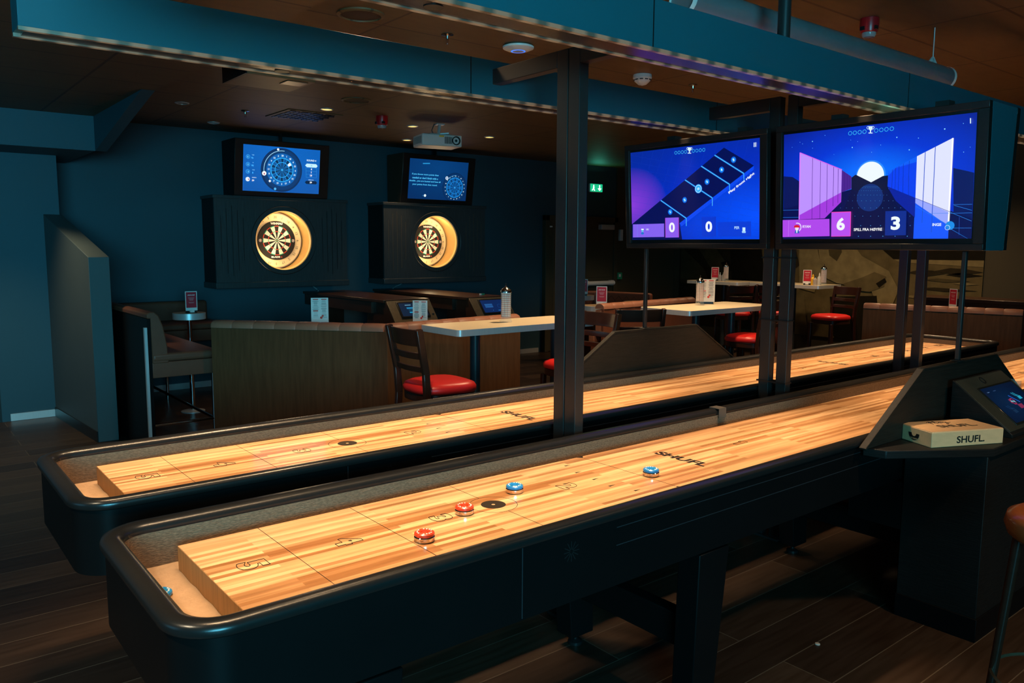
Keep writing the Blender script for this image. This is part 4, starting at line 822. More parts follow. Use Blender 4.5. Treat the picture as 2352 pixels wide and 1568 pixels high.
# ------------------------------------------------------------------ dart cabinets
def dart_numbers(b, c, r, h):
    for k, n_ in enumerate((20, 1, 18, 4, 13, 6, 10, 15, 2, 17, 3, 19, 7, 16, 8, 11, 14, 9, 12, 5)):
        a = R(90-18*k); text(b, str(n_), (c[0]+r*math.cos(a), c[1], c[2]+r*math.sin(a)), (math.sin(a), 0, -math.cos(a)), (math.cos(a), 0, math.sin(a)), h=h, bold=0.0)
def dart_cabinet(xc, label, lb):
    t = thing('dart_cabinet', label, 'dart cabinet', (xc, 9.0, 1.14))
    zc = 1.665; hw = 0.785; yf = 8.80; r = 0.335
    # front board with a round hole, four grooves either side
    n = 64; V = []; inner = circle(xc, zc, r, n)
    outer = []
    for k in range(n):
        a = 2*math.pi*k/n; dx, dz = math.cos(a), math.sin(a); x0, x1, z0, z1 = -hw, hw, 1.20-zc, 2.115-zc
        s = min((x1 if dx > 0 else x0)/dx if abs(dx) > 1e-6 else 1e9, (z1 if dz > 0 else z0)/dz if abs(dz) > 1e-6 else 1e9); outer.append((xc+dx*s, zc+dz*s))
    for cx_, cz_ in ((x1, z1), (x0, z1), (x0, z0), (x1, z0)):
        k = min(range(n), key=lambda i: (outer[i][0]-xc-cx_)**2+(outer[i][1]-zc-cz_)**2); outer[k] = (xc+cx_, zc+cz_)
    for (y, ring) in ((yf, inner), (yf, outer), (yf+0.025, outer), (yf+0.025, inner)): V += [(p[0], y, p[1]) for p in ring]
    Fc = []
    for k in range(n):
        j = (k+1) % n
        for a, b in ((0, 1), (1, 2), (2, 3), (3, 0)): Fc.append((a*n+k, a*n+j, b*n+j, b*n+k))
    MB().add(V, Fc).build('front_board', blue_wood, t, world=True)
    MB().lathe([(r+0.046, 0.0), (r+0.050, 0.003), (r+0.054, 0.0)], c=(xc, yf, zc), axis='Y', n=64).build('carved_ring', black_p, t, world=True)
    for s in (-1, 1): MB().box(xc+s*hw-(0.02 if s > 0 else 0), xc+s*hw+(0.02 if s < 0 else 0), yf+0.025, 9.199, 1.20, 2.115).build('side_board', black_wood, t, world=True)
    MB().box(xc-hw-0.015, xc+hw+0.015, yf-0.02, 9.199, 2.115, 2.15).build('top_moulding', blue_wood, t, world=True, bevel=0.004)
    MB().box(xc-hw-0.012, xc+hw+0.012, yf-0.018, 9.199, 1.135, 1.20).build('base_moulding', blue_wood, t, world=True, bevel=0.006)
    for s in (-1, 1):
        for k, (zl, zh) in enumerate(((1.42, 1.93), (1.30, 2.01), (1.27, 2.04), (1.33, 1.99), (1.44, 1.91))):
            x = xc+s*(0.47+0.062*k) if s > 0 else xc-(0.47+0.062*(4-k))
            MB().box(x-0.003, x+0.003, yf-0.0015, yf+0.001, zl, zh).build('carved_groove', black_p if lb == 0 else mat('brown_groove', (0.09, 0.065, 0.04), 0.5), t, world=True)  # grooves brown on the right cabinet, black on the left
    # bowl: lit cylinder behind the hole
    MB().lathe([(r+0.004, -0.022), (r+0.004, -0.392)], c=(xc, yf, zc), axis='Y', n=64).build('lit_bowl', mat('cream_bowl', (0.66, 0.40, 0.14), 0.5), t, world=True)
    MB().lathe([(r-0.002, -0.026), (r-0.014, -0.030), (r-0.014, -0.046), (r+0.002, -0.046)], c=(xc, yf, zc), axis='Y', n=64).build('led_ring', glow('#FFC060', 1.1), t, world=True)
    light('POINT', 'cabinet_lamp', (xc+0.10, yf+0.05, zc+0.22), 4.0, (1.0, 0.74, 0.40), shadow_soft_size=0.08)
    light('POINT', 'cabinet_lamp', (xc-0.12, yf+0.05, zc-0.20), 4.0, (1.0, 0.74, 0.40), shadow_soft_size=0.08)
    # surround and dartboard stand off the back of the bowl
    su = MB().lathe([(0.325, -0.36), (0.325, -0.265), (0.31, -0.25), (0.0001, -0.25)], c=(xc, yf, zc), axis='Y', n=64).build('board_surround', [mat('cork_surround', (0.88, 0.70, 0.40), 0.8, var=0.12, vscale=90), mat('grey_rim', (0.50, 0.42, 0.38), 0.7)], t, world=True)
    for p in su.data.polygons: p.material_index = 0 if abs(p.normal.y) > 0.8 else 1
    b = MB(); dart_numbers(b, (xc, yf+0.2485, zc), 0.270, 0.028); b.build('surround_numbers', mat('number_ink', (0.08, 0.06, 0.04), 0.7), su, world=True)
    d = thing('dartboard', lb == 0 and 'round dartboard in the lit bowl of the left cabinet' or 'round dartboard in the lit bowl of the right cabinet', 'dartboard', (xc, yf+0.25, zc), 0, 'dartboards in the wall cabinets')
    D_ = lambda pr, n=64: MB().lathe(pr, n=n, axis='Y')
    D_([(0.222, 0.0), (0.2255, 0.006), (0.2255, 0.030), (0.222, 0.034), (0.0001, 0.034)]).build('sisal_body', mat('dart_black', (0.012, 0.011, 0.010), 0.9, var=0.5, vscale=120), d)
    cream = mat('dart_cream', (0.80, 0.72, 0.58), 0.85); blk = MATS['dart_black']; dr_ = mat('dart_red', (0.62, 0.05, 0.03), 0.8); dg = mat('dart_green', (0.0, 0.30, 0.17), 0.8)
    for nm, m_, par, rings in (('cream_segments', cream, 1, ((0.016, 0.099), (0.107, 0.162))), ('black_segments', blk, 0, ((0.016, 0.099), (0.107, 0.162))), ('red_rings', dr_, 0, ((0.099, 0.107), (0.162, 0.170))), ('green_rings', dg, 1, ((0.099, 0.107), (0.162, 0.170)))):
        b = MB()
        for k in range(20):
            if k % 2 != par: continue
            for r0, r1 in rings:
                A = [R(90-18*k-9+4.5*i) for i in range(5)]; V = [(rr*math.cos(a), -0.0352, rr*math.sin(a)) for a in A for rr in (r0, r1)]
                b.add(V, [(2*i, 2*i+1, 2*i+3, 2*i+2) for i in range(4)])
        b.build(nm, m_, d)
    MB().lathe([(0.016, 0.0352), (0.0001, 0.0352)], n=24, axis='Y').build('outer_bull', dg, d); MB().lathe([(0.007, 0.0358), (0.0001, 0.0358)], n=16, axis='Y').build('bull', dr_, d)
    b = MB(); text(b, 'WINMAU', (0, -0.0358, 0.196), (1, 0, 0), (0, 0, 1), h=0.026, w=0.145, bold=0.04); text(b, 'BLADE', (-0.02, -0.0358, -0.190), (1, 0, 0), (0, 0, 1), h=0.018, w=0.105, bold=0.05)
    for s in (-1, 1):
        b.lathe([(0.017, 0.0355), (0.017, 0.0358), (0.0145, 0.0358)], c=(s*0.198, 0, 0), n=24, axis='Y'); text(b, 'W', (s*0.198, -0.0358, 0), (0, 0, 1), (-1, 0, 0), h=0.016, bold=0.04)
    b.build('board_lettering', mat('dart_white_print', (0.85, 0.70, 0.66), 0.7), d)
    b = MB(); text(b, '6', (0.052, -0.0358, -0.190), (1, 0, 0), (0, 0, 1), h=0.020, bold=0.05); b.build('red_numeral', dr_, d)
    return t
dart_cabinet(3.72, 'left dart cabinet in black oak, washed in teal light, with a lit round bowl', 0)
dart_cabinet(5.80, 'right dart cabinet in dark oak, behind the tablet desks, with a lit round bowl', 1)

def monitor(xc, label, corners, art, zs):
    t = thing('dart_monitor', label, 'monitor', (xc, 8.95, 2.152))
    x0, x1 = xc-0.555, xc+0.555; z0, z1 = 2.155, 2.765
    prof = [(9.15, z0), (8.83, z0), (8.74, z1), (9.15, z1)]
    MB().prism(prof, x0, x1, 'X').build('monitor_housing', black_m if art == 1 else mat('lit_brown_housing', (0.05, 0.028, 0.014), 0.4), t, world=True, bevel=0.004)  # right housing browned: warm light painted into its black
    uy = Vector((0, 8.74-8.83, z1-z0)); H = uy.length; uy.normalize(); ux = Vector((1, 0, 0)); nn = ux.cross(uy)
    o = Vector((x0, 8.83, z0))
    MB().obox(o+ux*0.555+uy*H/2+nn*0.004, (ux, uy, nn), (0.552, H/2-0.003, 0.005)).build('front_bezel', black_p, t, world=True, bevel=0.002)
    S = Screen(o+ux*0.095+uy*0.055+nn*0.0092, ux, uy, 0.90, 0.50, corners)
    sp = panel_quad(S, gradient_screen('dart_screen_%d' % art, [(0.0, '#0A58B0'), (1.0, '#0A68C8')] if art == 1 else [(0, '#052C60'), (1.0, '#07407C')], (0.5, 0.8), (1, 1)), 'screen_panel', t)
    if art == 1:
        S.circ(865, 345, 0.243, '#0A3060', 56); S.circ(867, 345, 0.222, '#0A3C74', 56); S.circ(868, 343, 0.182, '#0C64B8', 48); S.circ(868, 343, 0.136, '#2CA8F0', 40); cx_, cy_ = 868, 343; R_, hb, mm = 0.131, 0.027, '#0A3460'
    else:
        S.circ(973, 448, 0.152+0.04, '#062A58', 56); S.circ(973, 448, 0.180, '#073468', 56); S.circ(973, 448, 0.132, '#1E88D8', 40); cx_, cy_ = 973, 448; R_, hb, mm = 0.126, 0.02, '#0A3C70'
    c = S.px(cx_, cy_)
    for k in range(20):
        for r0, r1 in ((0.012, R_*0.60), (R_*0.66, R_*0.95)):
            A = [R(90-18*k-8+4*i) for i in range(5)]
            P = [(c[0]+r0*math.cos(a), c[1]+r0*math.sin(a)) for a in A]+[(c[0]+r1*math.cos(a), c[1]+r1*math.sin(a)) for a in A[::-1]]
            S.poly(P, '#FFFFFF' if (art == 1 and k == 3 and r0 > 0.05) else (mm if (k % 2 == 0) else '#0C58A4'), True)
    nums = (20, 1, 18, 4, 13, 6, 10, 15, 2, 17, 3, 19, 7, 16, 8, 11, 14, 9, 12, 5)
    for k, n_ in enumerate(nums):
        a = R(90-18*k); S.mat('#D8F4FF'); rr = R_*1.20
        text(S.mb, str(n_), S.P((c[0]+rr*math.cos(a), c[1]+rr*math.sin(a))), S.ux, S.uy, h=0.020 if art == 1 else 0.014, bold=0.04)
    S.ring(cx_, cy_, 0.008, 0.003, '#50C0FF')
    if art == 1:
        S.ring(868, 345, 0.212, 0.005, '#B8F0FF', 84, 192, 50); S.circ(838, 150, 0.013, '#FFFFFF'); S.circ(698, 375, 0.025, '#F4FCFF'); S.rect(693, 372, 703, 386, '#C02848'); S.circ(748, 447, 0.013, '#F0FAFF'); S.circ(795, 520, 0.014, '#58C0FF')
        for y, n1, n2, on in ((218, 'TOM', '76', 0), (290, 'PL', '90', 0), (358, 'KARI', '8', 0), (430, 'ELISBETH', '59', 1)):
            S.circ(551-(y-218)*.05, y, 0.024, '#F0FCFF' if on else '#2C98E8'); S.circ(551-(y-218)*.05, y, 0.018, '#E8F4FF' if on else '#1C78C8'); S.rect(545, y-5, 553, y+8, '#C04860' if on else '#80D0FF')
            S.text(n1, 598+(4 if on else 0), y-15, 0.009, '#90D8FF' if not on else '#F0FCFF'); S.text(n2, 590, y+12, 0.020, '#48B8FF' if not on else '#FFFFFF', bold=0.03)
        S.text('ROUND 4', 1148, 254, 0.020, '#E0F8FF', bold=0.03); S.poly([(1086, 300), (1102, 282), (1190, 288), (1203, 306), (1190, 321), (1102, 316)], '#C8F4FF'); S.text('26', 1145, 301, 0.018, '#7CC8F0')
        for k, n_ in enumerate(('4', '1', '19')):
            S.text(n_, 1143-k*3, 335+k*30, 0.022, '#FFFFFF', bold=0.04)
            S.line((1092, 320+k*31), (1188, 325+k*31), 0.0015, '#40A8F0')
        S.line((1092, 318), (1090, 411), 0.0015, '#40A8F0'); S.line((1190, 322), (1186, 415), 0.0015, '#40A8F0'); S.line((1090, 411), (1186, 415), 0.0015, '#40A8F0')
        S.text('REMAINING', 1135, 436, 0.009, '#C8ECFF'); S.poly([(1076, 458), (1088, 443), (1180, 447), (1190, 462), (1180, 476), (1088, 472)], '#06284C'); S.text('59', 1132, 459, 0.021, '#FFFFFF', bold=0.05)
    else:
        for k, s in enumerate(('If you throw more points than', 'needed or don\'t finish with a', 'double , you are busted and lose all', 'your points from that round.')):
            S.text(s, 692-k*4, 320+k*33, 0.026, '#50C8FF', bold=0.02, w=(0.40, 0.385, 0.47, 0.375)[k])
        S.rect(672, 204, 742, 214, '#2898D8'); S.circ(675, 523, 0.017, '#E8FCFF'); S.circ(655, 523, 0.006, '#3080B8')
        S.ring(973, 448, 0.155, 0.004, '#60B8F0', 85, 140, 24); S.circ(901, 354, 0.022, '#E8FCFF'); S.circ(901, 354, 0.014, '#2050B0'); S.rect(898, 349, 904, 360, '#FFFFFF')
    S.build('screen_picture', sp)
    MB().bar((xc+0.05, 8.95, 2.765), (xc+0.05, 8.95, CE), 0.03, 0.03).build('ceiling_stay', black_p, t, world=True)
    return t
monitor(3.72, 'left dart monitor showing a bright blue score board', [(512, 100), (1237, 158), (1202, 567), (490, 537)], 1, 0)
monitor(5.83, 'right dart monitor showing a dark blue page of rules', [(550, 155), (1127, 205), (1073, 580), (503, 550)], 2, 0)
def cable(pts, label):
    tag(MB().tube(pts, 0.006, 8).build('wall_cable', mat('cable_grey', (0.25, 0.3, 0.32), 0.5)), label, 'cable', 'cables under the dart cabinets')
cable([(4.20, 9.15, 1.135), (4.24, 9.17, 1.10), (4.28, 9.16, 1.07), (4.26, 9.10, 1.06)], 'short cable hanging under the left dart cabinet')
cable([(5.50, 9.15, 1.135), (5.46, 9.17, 1.10), (5.38, 9.15, 1.08), (5.30, 9.08, 1.06)], 'pale curved cable hanging under the right dart cabinet')

# ------------------------------------------------------------------ tablet desks of the dart lanes
def desk(x, y0, label, bright):
    t = thing('tablet_desk', label, 'desk', (x+0.27, 8.1, 0), 0, 'tall tablet desks under the dart cabinets')
    MB().box(x, x+0.56, y0, 9.19, 1.025, 1.055).build('desk_top', desk_wood, t, world=True, bevel=0.003)
    MB().box(x+0.02, x+0.05, y0+0.3, 9.18, 0.90, 1.025).build('apron', desk_wood, t, world=True)
    MB().box(x+0.05, x+0.50, y0+0.05, y0+0.45, 0.0, 1.024).build('pedestal', desk_wood, t, world=True, bevel=0.003)
    MB().box(x+0.10, x+0.45, 9.0, 9.15, 0, 1.024).build('wall_support', desk_wood, t, world=True)
    # sloping face at the front end
    p0 = Vector((x+0.02, y0-0.20, 0.82)); p1_ = Vector((x+0.02, y0-0.01, 1.045)); uy = (p1_-p0).normalized(); ux = Vector((1, 0, 0)); nn = ux.cross(uy)
    MB().prism([(y0+0.04, 0.80), (y0-0.18, 0.80), (y0-0.185, 0.815), (y0+0.0, 1.035), (y0+0.04, 1.035)], x+0.02, x+0.54, 'X').build('sloping_head', desk_wood, t, world=True)
    pl = MB().obox(p0+ux*0.26+uy*0.147+nn*0.006, (ux, uy, nn), (0.262, 0.140, 0.005)).build('tablet_plate', bronze, t, world=True, bevel=0.002)
    c = p0+ux*(0.27)+uy*0.160+nn*0.017
    tb = MB().obox(c, (ux, uy, nn), (0.175, 0.100, 0.006)).build('tablet', black_p, pl, world=True, bevel=0.004)
    S = Screen(c-ux*0.155-uy*0.083+nn*0.0062, ux, uy, 0.31, 0.166, [(0, 0), (100, 0), (100, 100), (0, 100)])
    panel_quad(S, glow('#0A2038' if bright else '#072455', 1.0), 'tablet_screen', tb)
    if bright:
        S.rect(25, 34, 62, 46, '#1C7CA8'); S.rect(30, 50, 68, 62, '#0E3C58'); S.rect(30, 68, 85, 78, '#1888B0'); S.rect(22, 14, 45, 20, '#6090A8'); S.rect(70, 36, 92, 44, '#1C5C80'); S.rect(40, 84, 56, 90, '#1878A0')
    else:
        for k in range(4): S.rect(12, 32+k*8, 46, 36+k*8, '#2C6CB0')
        S.ring(75, 52, 0.026, 0.002, '#1C58A0'); S.rect(62, 84, 74, 88, '#2C80C0'); S.circ(40, 84, 0.003, '#50A0E0')
    S.build('tablet_picture', tb)
    MB().lathe([(0.013, -0.002), (0.013, 0.008), (0.0001, 0.010)], c=(0, 0, 0), n=18).build('round_button', chrome, t).location = (c-ux*0.24-uy*0.0-Vector(t.location))[:] if False else tuple(p0+ux*0.49+uy*0.10+nn*0.010-Vector(t.location))
    return t
desk(4.10, 7.22, 'left tablet desk of dark mahogany, its screen partly behind the menu card', True)
desk(5.06, 7.10, 'right tablet desk of dark mahogany with a glowing blue tablet', False)
t = thing('darts_case', 'small clutter of darts and glasses on the right tablet desk', 'darts', (5.45, 7.35, 1.0555))
for k in range(3):
    a = k*0.9; MB().tube([(0.02*k, 0, 0.008), (0.02*k+0.06*math.cos(a), 0.06*math.sin(a), 0.008)], 0.004, 8).build('dart_barrel', chrome, t)
    MB().box(0.02*k-0.02, 0.02*k, -0.012, 0.012, 0.002, 0.016).build('dart_flight', green_m if k else white_m, t)

# ------------------------------------------------------------------ booths
def polyline_off(P, d):
    out = []
    for i, p in enumerate(P):
        a = Vector((*P[max(i-1, 0)], 0)); b = Vector((*P[min(i+1, len(P)-1)], 0)); c = Vector((*p, 0))
        ns = []
        if i > 0: e = (c-a).normalized(); ns.append(Vector((-e.y, e.x, 0)))
        if i < len(P)-1: e = (b-c).normalized(); ns.append(Vector((-e.y, e.x, 0)))
        n = sum(ns, Vector()).normalized(); k = 1/max(0.3, n.dot(ns[0])); out.append((p[0]+n.x*d*k, p[1]+n.y*d*k))
    return out
def ribbon(mb, P, d0, d1, z0, z1):
    A, B = polyline_off(P, d0), polyline_off(P, d1); mb.prism([*A, *B[::-1]], z0, z1); return mb
def booth(P, label, z=1.0, lz=0.055, lm=None, wood=None, seat=0.75, side=1, ribs=0.16, depth=0.40):
    """P runs left to right seen from the wooden back; the padding is on its left side"""
    lm = lm or leather; wood = wood or booth_wood
    t = thing('booth_bench', label, 'booth', (P[0][0], P[0][1], 0))
    o = ribbon(MB(), P, 0.0, 0.03*side, 0.0, z).build('back_panel', wood, t, world=True, bevel=0.002)
    ribbon(MB(), P, 0.032*side, 0.11*side, seat-0.02, z-0.01).build('backrest', lm, t, world=True, bevel=0.01)
    # rounded channelled top roll: one pad per rib
    Q = polyline_off(P, 0.055*side); pads = MB()
    for i in range(len(Q)-1):
        a, b = Vector((*Q[i], z)), Vector((*Q[i+1], z)); L = (b-a).length; n = max(1, round(L/ribs)); d = (b-a)/n
        for k in range(n):
            p, q = a+d*k, a+d*(k+1); e = d.normalized(); nn = Vector((-e.y, e.x, 0)); m = 10; vs = []
            for f_, sc_ in ((0.0, 0.90), (0.06, 0.98), (0.5, 1.0), (0.94, 0.98), (1.0, 0.90)):
                cc = p+(q-p)*f_
                for j in range(m+1):
                    th = math.pi*j/m; vs.append(cc+nn*math.cos(th)*0.062*sc_+Vector((0, 0, math.sin(th)**0.7*lz*sc_)))
            fs = [(r_*(m+1)+j, r_*(m+1)+j+1, (r_+1)*(m+1)+j+1, (r_+1)*(m+1)+j) for r_ in range(4) for j in range(m)]
            fs += [tuple(range(m+1))[::-1], tuple(4*(m+1)+j for j in range(m+1))]
            pads.add(vs, fs)
    pads.build('top_roll', lm, t, world=True, smooth=60)
    ribbon(MB(), P, 0.112*side, depth*side, seat-0.10, seat).build('seat_cushion', lm, t, world=True, bevel=0.02, seg=3)
    ribbon(MB(), P, 0.034*side, (depth-0.04)*side, 0.0, seat-0.10).build('seat_base', wood, t, world=True)
    return t
booth([(1.958, 6.043), (2.868, 5.007), (4.215, 5.135)], 'brown booth with a bend and leather roll in front of the dart desks')
booth([(5.63, 5.56), (7.26, 5.72)], 'low leather booth back behind the table left of the smaller screen pole', wood=dark_leather, depth=0.2)
booth([(7.95, 4.12), (8.32, 2.78)], 'booth with a brown wood back at the far right, beyond the far table end', depth=0.25)
booth([(8.75, 7.0), (8.55, 7.6), (8.1, 8.35)][::-1], 'tall quilted brown leather booth beside the exit door', z=1.12, lm=dark_leather, side=-1, ribs=0.14) if False else None
# tall quilted corner booth near the door
t = thing('booth_bench', 'quilted brown leather bench near the exit door, behind the slim pole', 'booth', (8.1, 7.7, 0))
MB().box(8.02, 8.60, 8.25, 8.33, 0, 1.0).build('back_panel', booth_wood, t, world=True) if False else None
qp = [(7.70, 8.25), (8.05, 8.10), (8.22, 7.25)]
ribbon(MB(), qp, 0.0, -0.0, 0, 1) if False else None
ribbon(MB(), qp, 0.0, 0.09, 0.0, 0.985).build('backrest', dark_leather, t, world=True, bevel=0.03, seg=3)
b = MB()
for i in range(2):
    a, c_ = Vector((*qp[i], 0)), Vector((*qp[i+1], 0)); L = (c_-a).length; n = max(2, round(L/0.13)); e = (c_-a).normalized(); nn = Vector((-e.y, e.x, 0))
    for k in range(n):
        for (za, zb) in ((0.80, 0.93), (0.93, 0.80)):
            b.bar(a+e*(L*k/n)-nn*0.001+Vector((0, 0, za)), a+e*(L*(k+1)/n)-nn*0.001+Vector((0, 0, zb)), 0.003, 0.005)
b.build('quilted_stitching', mat('stitch_dark', (0.05, 0.02, 0.012), 0.6), t, world=True)
ribbon(MB(), qp, -0.5, -0.002, 0.62, 0.74).build('seat_cushion', dark_leather, t, world=True, bevel=0.02)
ribbon(MB(), qp, -0.45, -0.004, 0.0, 0.62).build('seat_base', booth_wood, t, world=True)
# high left booth on chrome legs
t = thing('high_bench', 'high brown leather corner bench on chrome legs beside the sloping divider', 'bench', (1.58, 7.2, 0))
MB().box(1.575, 1.60, 6.30, 8.95, 0.0, 1.065).build('back_panel', black_m, t, world=True)
MB().box(1.5, 1.56, 6.30, 6.31, 0.2, 1.0) if False else None
prof = [(1.601, 0.725), (1.72, 0.725), (1.712, 0.86), (1.69, 1.0), (1.66, 1.085), (1.63, 1.115), (1.60, 1.115), (1.575, 1.10), (1.575, 1.066), (1.601, 1.066)]
MB().prism(prof, 6.295, 8.5, 'Y').build('backrest', dark_leather, t, world=True, bevel=0.008, smooth=50)
MB().box(1.60, 2.10, 6.29, 8.5, 0.735, 0.80).build('seat_cushion', dark_leather, t, world=True, bevel=0.022, seg=4)
MB().box(1.72, 2.9, 8.5, 9.02, 0.735, 0.80).build('corner_cushion', dark_leather, t, world=True, bevel=0.022, seg=4)
MB().box(1.72, 2.9, 9.03, 9.15, 0.735, 1.0).build('corner_backrest', dark_leather, t, world=True, bevel=0.03, seg=4)
MB().box(1.60, 2.07, 6.30, 8.5, 0.615, 0.733).box(1.72, 2.9, 8.5, 9.0, 0.615, 0.733).build('seat_frame', dark_leather, t, world=True, bevel=0.004)
MB().box(1.555, 1.575, 6.30, 6.33, 0.0, 1.0).build('edge_strip', brushed, t, world=True)
for x, y in ((2.05, 6.32), (1.97, 8.3), (2.32, 8.6), (2.85, 8.6)):
    MB().tube([(x, y, 0.615), (x, y, 0.0)], 0.014, 12).build('leg', chrome, t, world=True)
for pts in ([(1.60, 6.32, 0.25), (2.05, 6.32, 0.25)], [(2.05, 6.32, 0.25), (2.05, 8.3, 0.25)], [(1.65, 8.3, 0.27), (1.97, 8.3, 0.27)]):
    MB().tube(pts, 0.012, 12).build('foot_rail', chrome, t, world=True)

# ------------------------------------------------------------------ small round tables
def round_table(x, y, z, label, r=0.15, rim=brushed):
    t = thing('round_side_table', label, 'side table', (x, y, 0), 0, 'small round side tables')
    MB().lathe([(0.0001, z), (r-0.004, z), (r-0.004, z-0.004)], n=40).build('table_top', round_m, t)
    MB().lathe([(r-0.004, z+0.0005), (r, z-0.001), (r, z-0.06), (r-0.004, z-0.062), (0.0001, z-0.062)], n=40).build('metal_rim', rim, t)
    MB().tube([(0, 0, 0.02), (0, 0, z-0.06)], 0.022, 16).build('column', chrome, t)
    MB().lathe([(0.11, 0), (0.11, 0.008), (0.03, 0.022), (0.0001, 0.022)], n=36).build('base', brushed, t)
round_table(2.36, 7.9, 0.965, 'round metal rimmed table by the teal wall at the left bench')
round_table(2.78, 6.03, 0.975, 'round table just behind the bent booth, under the left menu card')
round_table(3.54, 5.78, 0.95, 'round table behind the bent booth, under the right menu card', r=0.2)
round_table(5.95, 5.98, 1.0, 'round table with a red card, left of the slim pole', r=0.17)
round_table(6.76, 6.12, 1.0, 'empty round table on the right of the slim pole', r=0.17)
round_table(7.05, 7.35, 1.0, 'round metal rimmed table right beside the nearest post', r=0.15)
round_table(8.62, 3.52, 1.0, 'round table hidden behind the far right booth under its red card', r=0.15)

# ------------------------------------------------------------------ rectangular high tables
def high_table(x0, x1, y0, y1, z, label, legs=None):
    t = thing('high_table', label, 'table', ((x0+x1)/2, (y0+y1)/2, 0), 0, 'cream topped high tables')
    hx, hy = (x1-x0)/2, (y1-y0)/2; P = [(p[0], p[1]) for p in rrect(hx-0.002, hy-0.002, 0.035, 6)]
    MB().prism(P, z-0.043, z).build('table_top', top_m, t)
    MB().sweep(rrect(hx-0.002, hy-0.002, 0.035, 6), [(0.0, z-0.046), (0.003, z-0.045), (0.003, z-0.001), (0.0, z-0.0005)]).build('metal_edge', brushed, t, smooth=50)
    for lx in (legs or (-hx*0.52, hx*0.52)):
        c = MB().tube([(lx, 0, 0.02), (lx, 0, z-0.05)], 0.038, 18).build('column', mat('blue_black_steel', (0.018, 0.022, 0.026), 0.28), t)
        MB().box(lx-0.12, lx+0.12, -0.2, 0.2, z-0.052, z-0.0465).build('mounting_plate', black_p, t)
        MB().lathe([(0.21, 0), (0.21, 0.01), (0.04, 0.03), (0.0001, 0.03)], c=(lx, 0, 0), n=36).build('base', black_p, t)
high_table(3.075, 4.37, 4.405, 4.898, 1.05, 'cream topped high table with the straw jar, left of the nearest post', legs=(-0.33, 0.45))
high_table(5.66, 6.99, 4.52, 5.12, 1.05, 'cream topped high table with straw jar and menu, behind the far console', legs=(-0.20, 0.36))
high_table(10.02, 10.62, 5.83, 6.95, 1.10, 'cream topped table in front of the mural with red card and sauces', legs=(0.0,))
high_table(9.90, 10.55, 7.05, 8.0, 1.10, 'dim table at the left edge of the mural with jar and red card', legs=(0.0,))

# ------------------------------------------------------------------ bar chairs
def bar_chair(label, seatm=red_vinyl, woodm=None):
    woodm = woodm or chair_wood
    t = thing('bar_chair', label, 'chair', (0, 0, 0), 0, 'ladder back bar chairs')          # faces +x
    sh = []
    for k in range(40):
        a = 2*math.pi*k/40; c, s = math.cos(a), math.sin(a); rr = (abs(c)**3.2+abs(s)**3.2)**(-1/3.2)
        sh.append((0.205*c*rr, (0.205+0.02*c)*s*rr))
    o = MB(); n = 40; V = []
    for sc_, z in ((0.97, 0.725), (1.0, 0.735), (1.0, 0.755), (0.95, 0.775), (0.80, 0.787), (0.5, 0.793), (0.02, 0.795)): V += [(p[0]*sc_, p[1]*sc_, z) for p in sh]
    fs = [(r_*n+k, r_*n+(k+1) % n, (r_+1)*n+(k+1) % n, (r_+1)*n+k) for r_ in range(6) for k in range(n)]+[tuple(range(n))[::-1], tuple(6*n+k for k in range(n))]
    o.add(V, fs).build('seat_cushion', seatm, t, smooth=70)
    MB().prism([(p[0]*0.96, p[1]*0.96) for p in sh], 0.675, 0.725).build('seat_frame', woodm, t, bevel=0.004)
    for s in (-1, 1):
        MB().bar((0.17, s*0.165, 0.68), (0.185, s*0.175, 0.0), 0.036, 0.036).build('leg', woodm, t, bevel=0.005)
        b = MB(); pts = [(-0.225, s*0.185, 0.0), (-0.185, s*0.180, 0.70), (-0.195, s*0.182, 0.86), (-0.245, s*0.190, 1.125)]
        for i in range(3): b.bar(pts[i], (pts[i+1][0], pts[i+1][1], pts[i+1][2]+0.004), 0.030, 0.042, (1, 0, 0))
        b.build('rear_leg', woodm, t, bevel=0.004)
    def slat(x, z0, z1, bulge, nm):
        n = 10; V = []
        for i in range(n+1):
            y = -0.175+0.35*i/n; dx = -bulge*(1-(y/0.175)**2); lean = 0.19*(z1-z0)
            for (xx, zz) in ((x+dx, z0), (x+dx+0.016, z0), (x+dx-lean+0.016, z1), (x+dx-lean, z1)): V.append((xx, y, zz))
        fs = [(4*i+j, 4*i+(j+1) % 4, 4*(i+1)+(j+1) % 4, 4*(i+1)+j) for i in range(n) for j in range(4)]+[(3, 2, 1, 0), tuple(4*n+j for j in range(4))]
        MB().add(V, fs).build(nm, woodm, t, bevel=0.003)
    slat(-0.228, 1.025, 1.125, 0.035, 'top_slat'); slat(-0.212, 0.945, 0.985, 0.03, 'back_slat'); slat(-0.198, 0.865, 0.900, 0.028, 'back_slat')
    for p, q in (((0.18, -0.17, 0.22), (0.18, 0.17, 0.22)), ((0.18, -0.17, 0.30), (-0.205, -0.18, 0.30)), ((0.18, 0.17, 0.30), (-0.205, 0.18, 0.30)), ((-0.205, -0.18, 0.34), (-0.205, 0.18, 0.34))):
        MB().bar(p, q, 0.022, 0.03).build('stretcher', woodm, t, bevel=0.003)
    MB().bar((0.196, -0.15, 0.236), (0.196, 0.15, 0.236), 0.006, 0.03).build('foot_guard', chrome, t)
    return t
ch = bar_chair('red seated ladder back chair at the left end of the table with the straw jar')
ch.location = (2.73, 4.13, 0); ch.rotation_euler = (0, 0, R(-3))
dup(ch, (4.01, 4.24, 0), R(178), 'red seated chair mostly hidden behind the nearest post')
dup(ch, (6.55, 4.50, 0), R(95), 'red seated chair between the table and the middle post')
dup(ch, (9.35, 5.25, 0), R(165), 'red seated chair with its back to the right booth, in front of the mural')
